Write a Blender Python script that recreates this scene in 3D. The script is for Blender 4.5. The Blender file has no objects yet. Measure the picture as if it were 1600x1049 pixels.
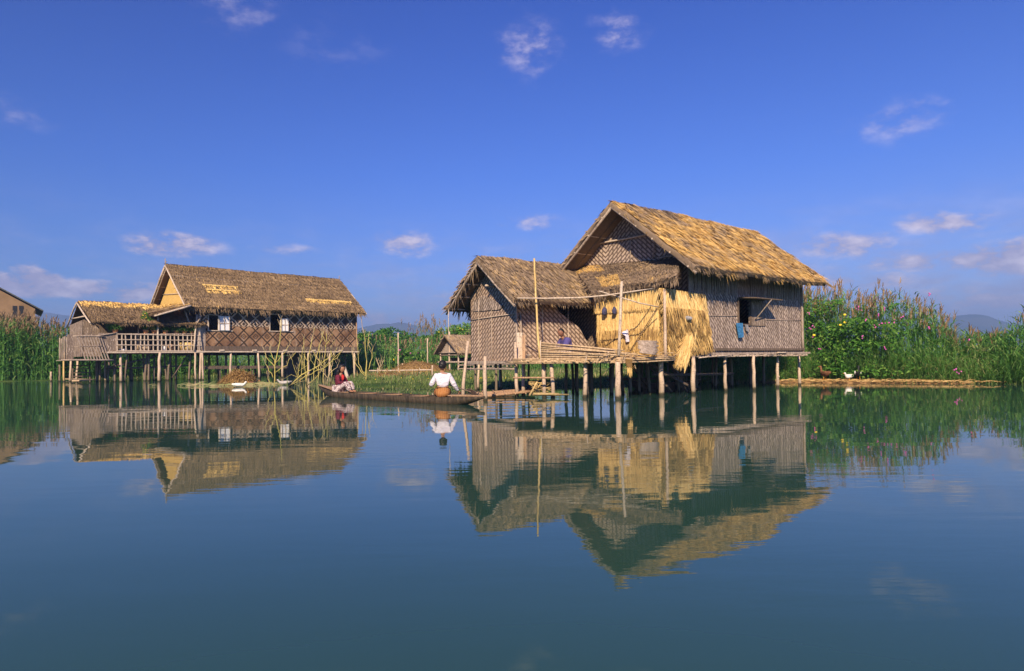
import bpy, bmesh, math, random
from mathutils import Vector, Matrix, noise
R = math.radians
rnd = random.Random(11)
S = bpy.context.scene
COL = S.collection

# ---------------------------------------------------------------- camera
FPX, CAMH = 1067.0, 1.1
PITCH, ROLL, SHIFT = R(0.95), R(0.65), 0.013
fw = Vector((0, math.cos(PITCH), math.sin(PITCH)))
up0 = Vector((0, -math.sin(PITCH), math.cos(PITCH)))
rt0 = Vector((1, 0, 0))
rc = rt0*math.cos(ROLL) - up0*math.sin(ROLL)
uc = rt0*math.sin(ROLL) + up0*math.cos(ROLL)
CAM = Vector((0, 0, CAMH))
cd = bpy.data.cameras.new('camera'); cam = bpy.data.objects.new('camera', cd); COL.objects.link(cam)
cd.sensor_width = 36; cd.lens = FPX/1600*36; cd.shift_y = SHIFT; cd.clip_start = 0.05; cd.clip_end = 20000
m = Matrix((rc, uc, -fw)).transposed().to_4x4(); m.translation = CAM
cam.matrix_world = m
S.camera = cam

# ---------------------------------------------------------------- light
SUN_EL, SUN_HEAD = R(31), R(187)          # heading clockwise from +Y: behind the camera, a little to its left
sd = Vector((math.sin(SUN_HEAD)*math.cos(SUN_EL), math.cos(SUN_HEAD)*math.cos(SUN_EL), math.sin(SUN_EL)))
ld = bpy.data.lights.new('sun', 'SUN'); ld.energy = 5.0; ld.angle = R(0.5); ld.color = (1.0, 0.81, 0.57)
sun = bpy.data.objects.new('sun', ld); COL.objects.link(sun)
sun.rotation_mode = 'QUATERNION'; sun.rotation_quaternion = (-sd).to_track_quat('-Z', 'Y'); sun.location = sd*60
S.view_settings.view_transform = 'Standard'; S.view_settings.look = 'None'
S.view_settings.exposure = 0.5; S.view_settings.gamma = 1
S.cycles.max_bounces = 8; S.cycles.volume_bounces = 0; S.cycles.caustics_reflective = False; S.cycles.caustics_refractive = False

# ---------------------------------------------------------------- node helpers
class G:
    """small wrapper round a node tree"""
    def __init__(s, nt): s.nt = nt
    def n(s, t, **k):
        o = s.nt.nodes.new(t)
        for a, b in k.items(): setattr(o, a, b)
        return o
    def put(s, sock, v):
        if hasattr(v, 'is_output'): s.nt.links.new(v, sock)
        elif isinstance(v, (tuple, list)) and len(v) == 3 and sock.type == 'RGBA': sock.default_value = (*v, 1)
        else: sock.default_value = v
    def m(s, op, a, b=None, c=None, clamp=False):
        o = s.n('ShaderNodeMath', operation=op, use_clamp=clamp)
        s.put(o.inputs[0], a)
        if b is not None: s.put(o.inputs[1], b)
        if c is not None: s.put(o.inputs[2], c)
        return o.outputs[0]
    def add(s, a, b): return s.m('ADD', a, b)
    def sub(s, a, b): return s.m('SUBTRACT', a, b)
    def mul(s, a, b): return s.m('MULTIPLY', a, b)
    def v(s, op, a, b=None):
        o = s.n('ShaderNodeVectorMath', operation=op)
        s.put(o.inputs[0], a)
        if b is not None: s.put(o.inputs[1], b)
        return o.outputs['Value'] if op in ('LENGTH', 'DOT_PRODUCT', 'DISTANCE') else o.outputs['Vector']
    def rng(s, x, a, b, c=0.0, d=1.0, smooth=True):
        o = s.n('ShaderNodeMapRange', interpolation_type='SMOOTHSTEP' if smooth else 'LINEAR')
        s.put(o.inputs[0], x)
        for i, q in zip((1, 2, 3, 4), (a, b, c, d)): s.put(o.inputs[i], q)
        return o.outputs[0]
    def mix(s, f, a, b, mode='MIX'):
        o = s.n('ShaderNodeMix', data_type='RGBA', blend_type=mode)
        s.put(o.inputs[0], f); s.put(o.inputs[6], a); s.put(o.inputs[7], b)
        return o.outputs[2]
    def noise(s, vec, scale, detail=4, rough=0.55, out=0, dist=0.0):
        o = s.n('ShaderNodeTexNoise')
        s.put(o.inputs['Vector'], vec); o.inputs['Scale'].default_value = scale
        o.inputs['Detail'].default_value = detail; o.inputs['Roughness'].default_value = rough
        o.inputs['Distortion'].default_value = dist
        return o.outputs[out]
    def mp(s, vec, scale=(1, 1, 1), rot=(0, 0, 0), loc=(0, 0, 0)):
        o = s.n('ShaderNodeMapping'); s.put(o.inputs['Vector'], vec)
        o.inputs['Scale'].default_value = scale; o.inputs['Rotation'].default_value = rot; o.inputs['Location'].default_value = loc
        return o.outputs[0]
    def sep(s, vec):
        o = s.n('ShaderNodeSeparateXYZ'); s.put(o.inputs[0], vec); return o.outputs
    def comb(s, x, y, z):
        o = s.n('ShaderNodeCombineXYZ')
        for i, q in enumerate((x, y, z)): s.put(o.inputs[i], q)
        return o.outputs[0]
    def ramp(s, f, stops):
        o = s.n('ShaderNodeValToRGB'); s.put(o.inputs[0], f)
        el = o.color_ramp.elements
        while len(el) < len(stops): el.new(0.5)
        for e, (p, c) in zip(el, stops): e.position = p; e.color = (*c, 1)
        return o.outputs[0]
    def obj(s): return s.n('ShaderNodeTexCoord').outputs['Object']
    def attr(s, name='tint'):
        o = s.n('ShaderNodeAttribute', attribute_name=name); return o.outputs['Fac']

def material(name, fn, rough=0.85, spec=0.2, bump=None, trans=0.0):
    """fn(g) -> colour, or (colour, height)"""
    mt = bpy.data.materials.new(name); mt.use_nodes = True
    g = G(mt.node_tree); p = mt.node_tree.nodes['Principled BSDF']
    p.inputs['Roughness'].default_value = rough; p.inputs['Specular IOR Level'].default_value = spec
    r = fn(g)
    if isinstance(r, tuple) and len(r) == 2: c, h = r
    else: c, h = r, None
    g.put(p.inputs['Base Color'], c)
    if h is not None:
        b = g.n('ShaderNodeBump'); b.inputs['Strength'].default_value = 0.8
        b.inputs['Distance'].default_value = bump or 0.02
        g.put(b.inputs['Height'], h); g.put(p.inputs['Normal'], b.outputs[0])
    if trans:
        t = g.n('ShaderNodeBsdfTranslucent'); g.put(t.inputs[0], c)
        mx = g.n('ShaderNodeMixShader'); mx.inputs[0].default_value = trans
        out = mt.node_tree.nodes['Material Output']
        g.put(mx.inputs[1], p.outputs[0]); g.put(mx.inputs[2], t.outputs[0]); g.put(out.inputs[0], mx.outputs[0])
    return mt

# ---------------------------------------------------------------- sky
def ray(px, py):
    d = fw + rc*((px-800)/FPX) + uc*((524.5-py)/FPX + SHIFT*1600/FPX)
    return d.normalized()
W = bpy.data.worlds.new('World'); S.world = W; W.use_nodes = True
g = G(W.node_tree); bg = W.node_tree.nodes['Background']
sky = g.n('ShaderNodeTexSky', sky_type='NISHITA', sun_disc=False, sun_elevation=SUN_EL, sun_rotation=SUN_HEAD,
          altitude=900, air_density=1.0, dust_density=0.6, ozone_density=3.0)
gen = g.n('ShaderNodeTexCoord').outputs['Generated']
gen = g.v('NORMALIZE', gen)
x, y, z = g.sep(gen)[:]
el = g.m('ARCSINE', z); az = g.m('ARCTAN2', x, y)
grade = g.ramp(g.rng(el, 0.0, 0.75, smooth=False), [(0.0, (0.66, 0.66, 0.92)), (0.12, (0.50, 0.60, 1.02)), (0.35, (0.25, 0.48, 1.12)), (0.72, (0.085, 0.30, 1.0)), (1.0, (0.045, 0.2, 0.8))])
skyc = g.mix(1.0, sky.outputs[0], grade, 'MULTIPLY')
# the sky is deeper towards the left, paler towards the right
skyc = g.mix(1.0, skyc, g.ramp(g.rng(az, -.85, .65, smooth=False), [(0.0, (.42, .72, .80)), (.5, (.98, 1.0, 1.0)), (1.0, (1.35, 1.22, 1.12))]), 'MULTIPLY')
# small fair-weather clouds: soft patches by direction, broken up by noise
CL = [(36,442,95,17,1.3),(62,431,34,17,1.7),(95,448,100,16,1.0),(10,172,60,24,.45),(265,382,85,22,.75),(205,457,75,16,.75),(635,378,70,24,.6),(828,80,60,50,.6),
      (965,48,52,34,.6),(1405,190,66,34,.65),(1315,380,80,24,.7),(1478,345,76,18,.7),(1440,404,90,20,.7),(1585,400,95,30,1.0),
      (1560,470,70,18,.7),(838,345,50,20,.4),(786,342,28,14,.35),(370,20,80,34,.4),(520,75,110,50,.25),(1350,440,90,18,.6),(600,500,120,18,.55),
      (450,385,70,12,.35),(700,470,80,20,.4),(1480,460,80,20,.5),(1370,395,40,14,.5),(1300,440,60,14,.5)]
acc = None
cv = g.comb(az, el, 0.0)
wob = g.noise(g.mp(cv, (1, 1.6, 1)), 9, 5, 0.6, out=1)
cvw = g.v('ADD', cv, g.v('MULTIPLY', g.v('SUBTRACT', wob, (0.5, 0.5, 0.5)), (0.07, 0.04, 0)))
for px, py, wx, wy, st in CL:
    if py < 300: wx *= 1.35; wy *= 1.3; st *= .75
    else: st *= 1.5; wx *= 1.15; wy *= 1.15
    d = ray(px, py); a0 = math.atan2(d.x, d.y); e0 = math.asin(d.z)
    q = g.v('MULTIPLY', g.v('SUBTRACT', cvw, (a0, e0, 0)), (FPX/wx, FPX/wy, 0))
    q = g.rng(g.v('LENGTH', q), 0.1, 1.1, st, 0.0)
    acc = q if acc is None else g.m('MAXIMUM', acc, q)
cn = g.noise(g.mp(cv, (1, 1.9, 1)), 22, 7, 0.62)
dens = g.rng(g.mul(acc, g.rng(cn, 0.28, 0.66, 0.12, 1.0)), 0.05, 0.85, 0.0, 0.9)
# a thin veil over the rest near the horizon
veil = g.mul(g.rng(el, 0.03, 0.24, 1.0, 0.0), g.mul(g.rng(az, -.5, .5, .6, 1.3), g.rng(g.noise(g.mp(cv, (1, 3.2, 1)), 9, 6, 0.62), 0.40, 0.68, 0.0, 0.6)))
dens = g.m('MAXIMUM', dens, veil)
cloudc = g.mix(g.rng(cn, 0.4, 0.75), (4.0, 3.4, 4.7), (8.2, 7.0, 7.8))
skyc = g.mix(dens, skyc, cloudc)
g.put(bg.inputs['Color'], skyc); bg.inputs['Strength'].default_value = 0.1

# ---------------------------------------------------------------- object helpers
def tag(o, label=None, cat=None, group=None, kind=None):
    if label: o['label'] = label
    if cat: o['category'] = cat
    if group: o['group'] = group
    if kind: o['kind'] = kind
    return o
def thing(name, label, cat, loc=(0, 0, 0), rz=0.0, group=None):
    o = bpy.data.objects.new(name, None); COL.objects.link(o)
    o.location = loc; o.rotation_euler = (0, 0, rz); o.empty_display_size = 0.3
    return tag(o, label, cat, group)

class MB:
    """collects verts/faces with a per-vertex tint and a material slot per face"""
    def __init__(s): s.v = []; s.f = []; s.t = []; s.mi = []; s.sm = []
    def vert(s, p, t=0.5): s.v.append((p[0], p[1], p[2])); s.t.append(t); return len(s.v)-1
    def face(s, ids, mi=0, sm=False): s.f.append(tuple(ids)); s.mi.append(mi); s.sm.append(sm)
    def poly(s, pts, t=0.5, mi=0):
        s.face([s.vert(p, t) for p in pts], mi)
    def slab(s, pts, off, t=0.5, mi=0):
        """polygon extruded by vector off"""
        off = Vector(off); n = len(pts)
        a = [s.vert(Vector(p), t) for p in pts]; b = [s.vert(Vector(p)+off, t) for p in pts]
        s.face(a, mi); s.face(b[::-1], mi)
        for i in range(n): j = (i+1) % n; s.face((a[j], a[i], b[i], b[j]), mi)
    def box(s, c, h, rz=0.0, t=0.5, mi=0, M=None):
        c = Vector(c); q = Matrix.Rotation(rz, 3, 'Z') if M is None else M
        k = [s.vert(c + q @ Vector((sx*h[0], sy*h[1], sz*h[2])), t) for sx in (-1, 1) for sy in (-1, 1) for sz in (-1, 1)]
        for f in ((0,1,3,2),(4,6,7,5),(0,4,5,1),(2,3,7,6),(0,2,6,4),(1,5,7,3)): s.face([k[i] for i in f], mi)
    def bar(s, a, b, w, h, t=0.5, mi=0, up=(0, 0, 1)):
        a = Vector(a); b = Vector(b); d = (b-a); L = d.length; d.normalize()
        sd = d.cross(Vector(up)); sd = sd.normalized() if sd.length > 1e-4 else Vector((1, 0, 0)); u = sd.cross(d)
        s.box((a+b)/2, (L/2, w/2, h/2), t=t, mi=mi, M=Matrix((d, sd, u)).transposed())
    def tube(s, pts, rad, n=7, t=0.5, mi=0, wob=0.0):
        pts = [Vector(p) for p in pts]; rings = []
        if not isinstance(rad, (list, tuple)): rad = [rad]*len(pts)
        for i, p in enumerate(pts):
            d = (pts[min(i+1, len(pts)-1)] - pts[max(i-1, 0)]).normalized()
            a = d.cross(Vector((0, 0, 1))) if abs(d.z) < 0.9 else d.cross(Vector((1, 0, 0)))
            a.normalize(); b = d.cross(a)
            r = rad[i]
            rings.append([s.vert(p + (a*math.cos(k*2*math.pi/n) + b*math.sin(k*2*math.pi/n))*r*(1+wob*rnd.uniform(-1, 1)), t) for k in range(n)])
        for i in range(len(rings)-1):
            for k in range(n):
                j = (k+1) % n; s.face((rings[i][k], rings[i][j], rings[i+1][j], rings[i+1][k]), mi, True)
        s.face(rings[0][::-1], mi); s.face(rings[-1], mi)
    def pole(s, a, b, r, r2=None, bend=0.0, n=7, t=0.5, mi=0, seg=5):
        a = Vector(a); b = Vector(b); r2 = r if r2 is None else r2
        d = (b-a).normalized(); q = d.orthogonal().normalized(); q = Matrix.Rotation(rnd.uniform(0, 6.28), 3, d) @ q
        L = (b-a).length
        P, Q = [], []
        for i in range(seg+1):
            k = i/seg
            P.append(a.lerp(b, k) + q*math.sin(k*math.pi)*bend*L + Vector((rnd.gauss(0, 1), rnd.gauss(0, 1), 0))*r*0.12)
            Q.append((r*(1-k)+r2*k)*(1+rnd.uniform(-.07, .07)))
        s.tube(P, Q, n, t, mi)
    def blade(s, p, d, L, w, side, droop=0.0, seg=2, t=0.5, mi=0, taper=0.15):
        """flat leaf/straw from p along d, bending down by droop"""
        px, py, pz = p; dx, dy, dz = d; sx, sy, sz = side[0]*w*.5, side[1]*w*.5, side[2]*w*.5
        last = None
        for i in range(seg+1):
            k = i/seg; f = 1-(1-taper)*k*k
            cx, cy, cz = px+dx*L*k, py+dy*L*k, pz+dz*L*k - droop*L*k*k
            a = s.vert((cx-sx*f, cy-sy*f, cz-sz*f), t); b = s.vert((cx+sx*f, cy+sy*f, cz+sz*f), t)
            if last: s.face((last[0], last[1], b, a), mi)
            last = (a, b)
    def build(s, name, mats, parent=None, label=None):
        me = bpy.data.meshes.new(name); me.from_pydata(s.v, [], s.f)
        at = me.attributes.new('tint', 'FLOAT', 'POINT'); at.data.foreach_set('value', s.t)
        me.polygons.foreach_set('material_index', s.mi); me.polygons.foreach_set('use_smooth', s.sm)
        for mt in (mats if isinstance(mats, (list, tuple)) else [mats]): me.materials.append(mt)
        me.update()
        o = bpy.data.objects.new(name, me); COL.objects.link(o)
        if parent: o.parent = parent
        if label: o['label'] = label
        return o

class Fr:
    """a local frame on the water plane: x along u, y along v"""
    def __init__(s, x, y, deg, z=0.0):
        s.o = Vector((x, y, z)); s.rz = R(deg); s.M = Matrix.Rotation(s.rz, 3, 'Z')
    def w(s, x, y, z): return s.o + s.M @ Vector((x, y, z))
    def l(s, p): return s.M.transposed() @ (Vector(p)-s.o)
    def hit(s, px, py, ax, val):
        """where the line of sight through a point of the photograph meets the local plane ax = val"""
        o = s.l(CAM); d = s.M.transposed() @ ray(px, py)
        return o + d*((val-o[ax])/d[ax])
    def at(s, px, val, z=0.0):
        """local x on plane y = val in the photo's column px"""
        return s.hit(px, 560, 1, val).x
def P(px, py, D):
    d = ray(px, py); return CAM + d*(D/d.y)
def Wt(px, D, z=0.0):
    p = P(px, 563, D); p.z = z; return p
def hz(px): return 563-0.0115*(px-800)
def dw(py, px): return FPX*CAMH/(py-hz(px))

# ---------------------------------------------------------------- materials
def thatch_mat(name, stops, nz=0.22):
    def f(g):
        o = g.obj()
        n1 = g.noise(o, 1.1, 4, 0.6); n2 = g.noise(o, 14, 3, 0.6)
        t = g.add(g.attr(), g.mul(g.sub(n1, 0.5), nz*2.2)); t = g.add(t, g.mul(g.sub(n2, 0.5), nz))
        return g.ramp(t, stops), n2
    return material(name, f, 0.9, 0.1, 0.02)
M_thatch = thatch_mat('thatch', [(0.0, (.06, .043, .03)), (.25, (.18, .13, .09)), (.5, (.33, .24, .165)), (.68, (.47, .33, .18)), (.85, (.60, .38, .13)), (1.0, (.78, .52, .19))])
M_gold = thatch_mat('fresh_thatch', [(0.0, (.12, .07, .03)), (.3, (.33, .2, .08)), (.55, (.6, .4, .15)), (.8, (.8, .56, .23)), (1.0, (.9, .7, .36))], 0.16)
M_old = thatch_mat('grey_brown_thatch', [(0.0, (.06, .042, .026)), (.3, (.16, .11, .065)), (.55, (.275, .19, .11)), (.75, (.38, .26, .14)), (.88, (.66, .42, .13)), (1.0, (.85, .58, .2))], 0.12)

def stripes(g, c, period, w0=-0.2, w1=0.5):
    return g.rng(g.m('SINE', g.mul(c, 2*math.pi/period)), w0, w1)
def weave_mat(name, light, dark, period=0.13, slope=0.8, chevron=0.0, patch=0.25, warm=None, sw=(-0.45, 0.35), cols=0.0):
    """split-bamboo twill matting: slanting rows of short slats, gaps dark"""
    def f(g):
        o = g.obj(); x, y, z = g.sep(o)[:]
        wv = g.noise(o, 2.2, 3, out=0)
        u = g.add(g.add(x, y), g.mul(wv, 0.12))
        if chevron: uu = g.m('PINGPONG', u, chevron)
        else: uu = u
        a = g.add(g.mul(uu, slope), z); b = g.sub(g.mul(uu, 1.0), g.mul(z, 0.7))
        s = stripes(g, a, period, *sw)
        row = g.m('FLOOR', g.m('DIVIDE', a, period))
        d = stripes(g, g.add(b, g.mul(row, 0.11)), period*2.1, -0.95, -0.3)
        s = g.mul(s, g.add(0.25, g.mul(d, 0.75)))
        v = g.noise(g.comb(g.mul(row, 1.7), g.m('FLOOR', g.mul(b, 3.0)), 0.0), 1.0, 2, 0.7)
        big = g.noise(g.mp(o, (1, 1, 0.6)), 0.9, 5, 0.62)
        L = g.mix(g.rng(v, 0.3, 0.7), tuple(q*0.72 for q in light), light)
        if warm: L = g.mix(g.rng(big, 0.45, 0.62), L, warm)
        c = g.mix(s, dark, L)
        c = g.mix(g.mul(g.rng(big, 0.52, 0.75), patch*2), c, tuple(q*0.55 for q in light))
        if cols:                                              # upright strips of matting, some paler and some darker
            cn = g.noise(g.comb(g.mul(u, 1/cols), 0.0, 0.0), 1.0, 4, .7); c = g.mix(g.rng(cn, .35, .65, .65, 0), c, (.13, .095, .075))
            dash = g.noise(g.mp(g.comb(u, z, 0.0), (9, 1.6, 1), (0, 0, .5)), 2.2, 3, .6); c = g.mix(g.rng(dash, .54, .66, 0, .75), c, (.72, .58, .48))
        return c, g.add(s, g.mul(g.noise(o, 1.3, 3), 5.0))
    return material(name, f, 0.75, 0.25, 0.012)
M_weave = weave_mat('woven_bamboo', (.60, .45, .345), (.15, .10, .075), 0.145, 0.85, sw=(-.75, .15), patch=.35, warm=(.50, .355, .25))
M_weave_c = weave_mat('woven_bamboo_chevron', (.56, .43, .34), (.13, .092, .07), 0.15, 0.9, chevron=1.15, sw=(-.7, .2), patch=.35)
M_weave_l = weave_mat('fine_woven_bamboo', (.64, .50, .41), (.17, .125, .10), 0.155, 1.1, patch=0.3, sw=(-0.6, 0.2), cols=.32)
M_weave_g = weave_mat('golden_woven_bamboo', (.92, .62, .20), (.58, .36, .10), 0.2, 1.0)
M_mat = weave_mat('grey_mat', (.44, .33, .25), (.20, .145, .105), 0.2, 4.0, sw=(-.95, -.2), cols=.3)

def lozenge(name, top):
    """matting with a woven lattice of diamonds, each with a smaller diamond inside"""
    def f(g):
        o = g.obj(); x, y, z = g.sep(o)[:]
        wv = g.noise(o, 1.6, 3)
        u = g.m('DIVIDE', g.add(g.add(x, y), g.mul(wv, 0.08)), 0.86); v = g.m('DIVIDE', g.add(z, g.mul(wv, 0.05)), 0.86)
        a = g.m('ABSOLUTE', g.sub(g.m('FRACT', u), 0.5)); b = g.m('ABSOLUTE', g.sub(g.m('FRACT', v), 0.5))
        d = g.add(a, b)                                   # 0 centre .. 1 corner; lattice at .5
        e = g.m('ABSOLUTE', g.add(g.sub(d, 0.5), g.mul(g.sub(g.noise(o, 5, 3), .5), .10)))
        lat = g.rng(e, 0.055, 0.10, 1.0, 0.0)
        ring = g.rng(g.m('ABSOLUTE', g.sub(d, 0.2)), 0.035, 0.08, 1.0, 0.0)
        dot = g.rng(d, 0.04, 0.08, 1.0, 0.0)
        n = g.noise(o, 0.7, 5, 0.65); fine = g.noise(o, 25, 2)
        if top:
            light = g.mix(g.rng(fine, 0.3, 0.7), (.46, .34, .24), (.72, .56, .42)); dark = (.075, .05, .035)
            m = g.m('MAXIMUM', lat, ring); c = g.mix(m, dark, light)
        else:
            base = g.mix(g.rng(n, 0.36, 0.64), (.17, .088, .046), (.42, .25, .14))
            base = g.mix(g.rng(g.noise(g.mp(o, (2.2, 2.2, .5)), 1.3, 4, 0.7), 0.52, 0.7), base, (.42, .32, .25))
            m = g.m('MAXIMUM', lat, g.m('MAXIMUM', g.mul(ring, 0.8), dot)); c = g.mix(m, base, (.05, .033, .022))
        c = g.mix(g.mul(g.rng(fine, 0.35, 0.65), 0.25), c, (.06, .04, .03))
        return c, m
    return material(name, f, 0.8, 0.2, 0.01)
M_loz = lozenge('lozenge_mat', False); M_loz_t = lozenge('lozenge_band', True)

def wood_mat(name, c1, c2, dark=(.06, .045, .035), wet=False, spec=0.2):
    def f(g):
        o = g.obj()
        n = g.noise(g.mp(o, (9, 9, 1.2)), 1.6, 5, 0.65); n2 = g.noise(o, 22, 3, 0.6)
        c = g.mix(g.rng(n, 0.35, 0.65), c1, c2); c = g.mix(g.mul(g.rng(n2, 0.52, 0.72), 0.65), c, dark)
        if wet:
            z = g.sep(g.n('ShaderNodeNewGeometry').outputs['Position'])[2]
            wl = g.add(z, g.mul(g.sub(n2, .5), .14)); c = g.mix(g.rng(wl, 0.10, 0.55, 0.55, 0.0), c, (.17, .13, .08)); c = g.mix(g.rng(wl, 0.05, 0.13, 0.95, 0.0), c, (.030, .030, .016))
        return c, n2
    return material(name, f, 0.8, spec, 0.006)
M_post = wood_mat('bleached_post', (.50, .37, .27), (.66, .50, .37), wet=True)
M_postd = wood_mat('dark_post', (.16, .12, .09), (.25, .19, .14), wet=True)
M_posty = wood_mat('yellow_bamboo', (.62, .42, .16), (.75, .55, .25), (.25, .15, .06), wet=True)
M_wood = wood_mat('grey_wood', (.30, .23, .18), (.46, .37, .30))
M_pale = wood_mat('pale_bamboo', (.50, .39, .30), (.66, .54, .42))
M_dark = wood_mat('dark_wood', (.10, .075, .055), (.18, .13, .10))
M_brownwood = wood_mat('brown_plank', (.34, .20, .12), (.46, .30, .18))
M_hull = wood_mat('weathered_hull', (.030, .023, .016), (.095, .068, .042), (.012, .01, .008), spec=0.35)
M_slat = wood_mat('bamboo_slat', (.42, .29, .17), (.60, .44, .27), (.13, .09, .05))

def flat(name, c, rough=0.8, nz=0.25, sc=8, spec=0.25):
    return material(name, lambda g: (g.mix(g.rng(g.noise(g.obj(), sc, 4), 0.3, 0.7), tuple(q*(1-nz) for q in c), tuple(min(1, q*(1+nz)) for q in c)), g.noise(g.obj(), sc*3, 3)), rough, spec, 0.004)
M_white = flat('white_paint', (.80, .80, .82), nz=.05)
M_blackhair = flat('black_hair', (.012, .010, .010), 0.5, .4, 40, .4)
M_skin = flat('skin', (.33, .16, .09), 0.55, .08, 6, .35)
M_skind = flat('sunburnt_skin', (.24, .11, .065), 0.55, .08, 6, .35)
def cotton(g):
    o = g.obj(); n = g.noise(g.mp(o, (1, 1, 2.2)), 9, 3, .6, dist=.8); return g.mix(g.rng(n, .3, .7), (.62, .57, .66), (.80, .76, .82)), g.mul(n, 1.0)
M_blouse = material('white_cotton', cotton, .85, .15, .06)
M_maroon = flat('maroon_wool', (.13, .022, .04), 0.95, .3, 14, .1)
M_red = flat('red_cotton', (.5, .03, .03), 0.8, .15)
M_purple = flat('purple_cotton', (.085, .07, .22), 0.85, .15, 6)
M_blue = flat('blue_cloth', (.05, .20, .42), 0.9, .3, 20)
M_bluegrey = flat('blue_grey_cloth', (.06, .06, .12), 0.9, .4, 25)
M_graybag = flat('grey_sack', (.28, .27, .28), 0.9, .3, 18)
M_terra = flat('terracotta', (.55, .24, .10), 0.7, .2, 12)
M_black = flat('charred_tin', (.02, .02, .022), 0.5, .3, 12)
M_iron = flat('rusty_roof_sheet', (.085, .09, .085), 0.5, .3, 6)
def longyi(g):
    o = g.obj(); x, y, z = g.sep(o)[:]
    n = g.noise(o, 6, 3); s = stripes(g, g.add(z, g.mul(n, .06)), 0.028, -.3, .5); q = stripes(g, g.add(x, g.mul(n, .08)), 0.05, -.2, .6)
    c = g.mix(s, (.42, .17, .05), (.62, .30, .11)); return g.mix(g.mul(q, .5), c, (.30, .10, .04)), s
M_longyi = material('brown_checked_longyi', longyi, 0.85, .15, 0.004)
def longyi2(g):
    n = g.noise(g.obj(), 24, 3, .6); n2 = g.noise(g.obj(), 11, 2)
    c = g.mix(g.rng(n, .46, .54), (.62, .52, .50), (.14, .08, .10)); return g.mix(g.rng(n2, .5, .62), c, (.5, .42, .42)), n
M_longyi2 = material('flowered_longyi', longyi2, 0.85, .15, 0.004)
M_plaster = flat('tan_wall', (.25, .16, .09), .9, .12, 1.2)
def leaf_mat(name, stops, tr=0.3):
    def f(g):
        n = g.noise(g.obj(), 0.5, 3, .6)
        return g.ramp(g.add(g.attr(), g.mul(g.sub(n, .5), .5)), stops)
    return material(name, f, 0.6, 0.25, trans=tr)
M_reed = leaf_mat('reed_leaf', [(0, (.05, .15, .035)), (.35, (.11, .29, .065)), (.65, (.19, .41, .09)), (.85, (.32, .49, .14)), (1, (.46, .42, .2))], .45)
M_plume = leaf_mat('reed_plume', [(0, (.18, .11, .06)), (.5, (.36, .24, .13)), (1, (.55, .40, .25))], .35)
M_leaf = leaf_mat('broad_leaf', [(0, (.025, .09, .014)), (.4, (.065, .20, .028)), (.7, (.14, .31, .05)), (1, (.28, .42, .09))], .4)
M_marsh = leaf_mat('marsh_grass', [(0, (.07, .12, .03)), (.35, (.14, .22, .055)), (.65, (.22, .29, .09)), (.85, (.35, .34, .15)), (1, (.5, .39, .2))], .35)
M_hay = leaf_mat('hay', [(0, (.16, .09, .03)), (.5, (.46, .29, .11)), (1, (.72, .50, .22))], .1)
M_pink = flat('pink_petal', (.62, .12, .42), .6, .2); M_yellow = flat('yellow_petal', (.8, .6, .04), .6, .1)
M_sap = wood_mat('yellow_green_bark', (.42, .36, .10), (.60, .50, .16), (.25, .19, .08), wet=True)
M_sapp = wood_mat('pale_branch', (.55, .42, .24), (.70, .56, .34), (.3, .2, .1), wet=True)
M_featherw = flat('white_feather', (.80, .76, .70), .8, .08, 10)
M_featherb = flat('brown_feather', (.20, .09, .045), .8, .35, 14)
M_featherk = flat('black_feather', (.02, .022, .022), .6, .3, 14)
M_featherg = flat('grey_feather', (.48, .44, .42), .8, .3, 14)
M_bill = flat('orange_bill', (.75, .30, .05), .5, .1)

def soil(g):
    o = g.obj(); n = g.noise(o, .35, 5, .6); n2 = g.noise(o, 6, 4, .65)
    c = g.mix(g.rng(n, .35, .65), (.035, .085, .018), (.09, .13, .035)); return g.mix(g.rng(n2, .5, .7), c, (.03, .045, .015)), n2
M_soil = material('marsh_ground', soil, .95, .1, .15)
def mud(g):
    o = g.obj(); n = g.noise(o, 3, 5, .65); return g.mix(g.rng(n, .35, .65), (.12, .065, .03), (.42, .24, .10)), n
M_mud = material('mud_bank', mud, .9, .2, .06)
def hillm(g):
    o = g.obj(); n = g.noise(o, .006, 6, .6); return g.mix(g.rng(n, .4, .6), (.03, .06, .03), (.09, .10, .045))
M_hill = material('forested_hill', hillm, 1, 0)

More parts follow.
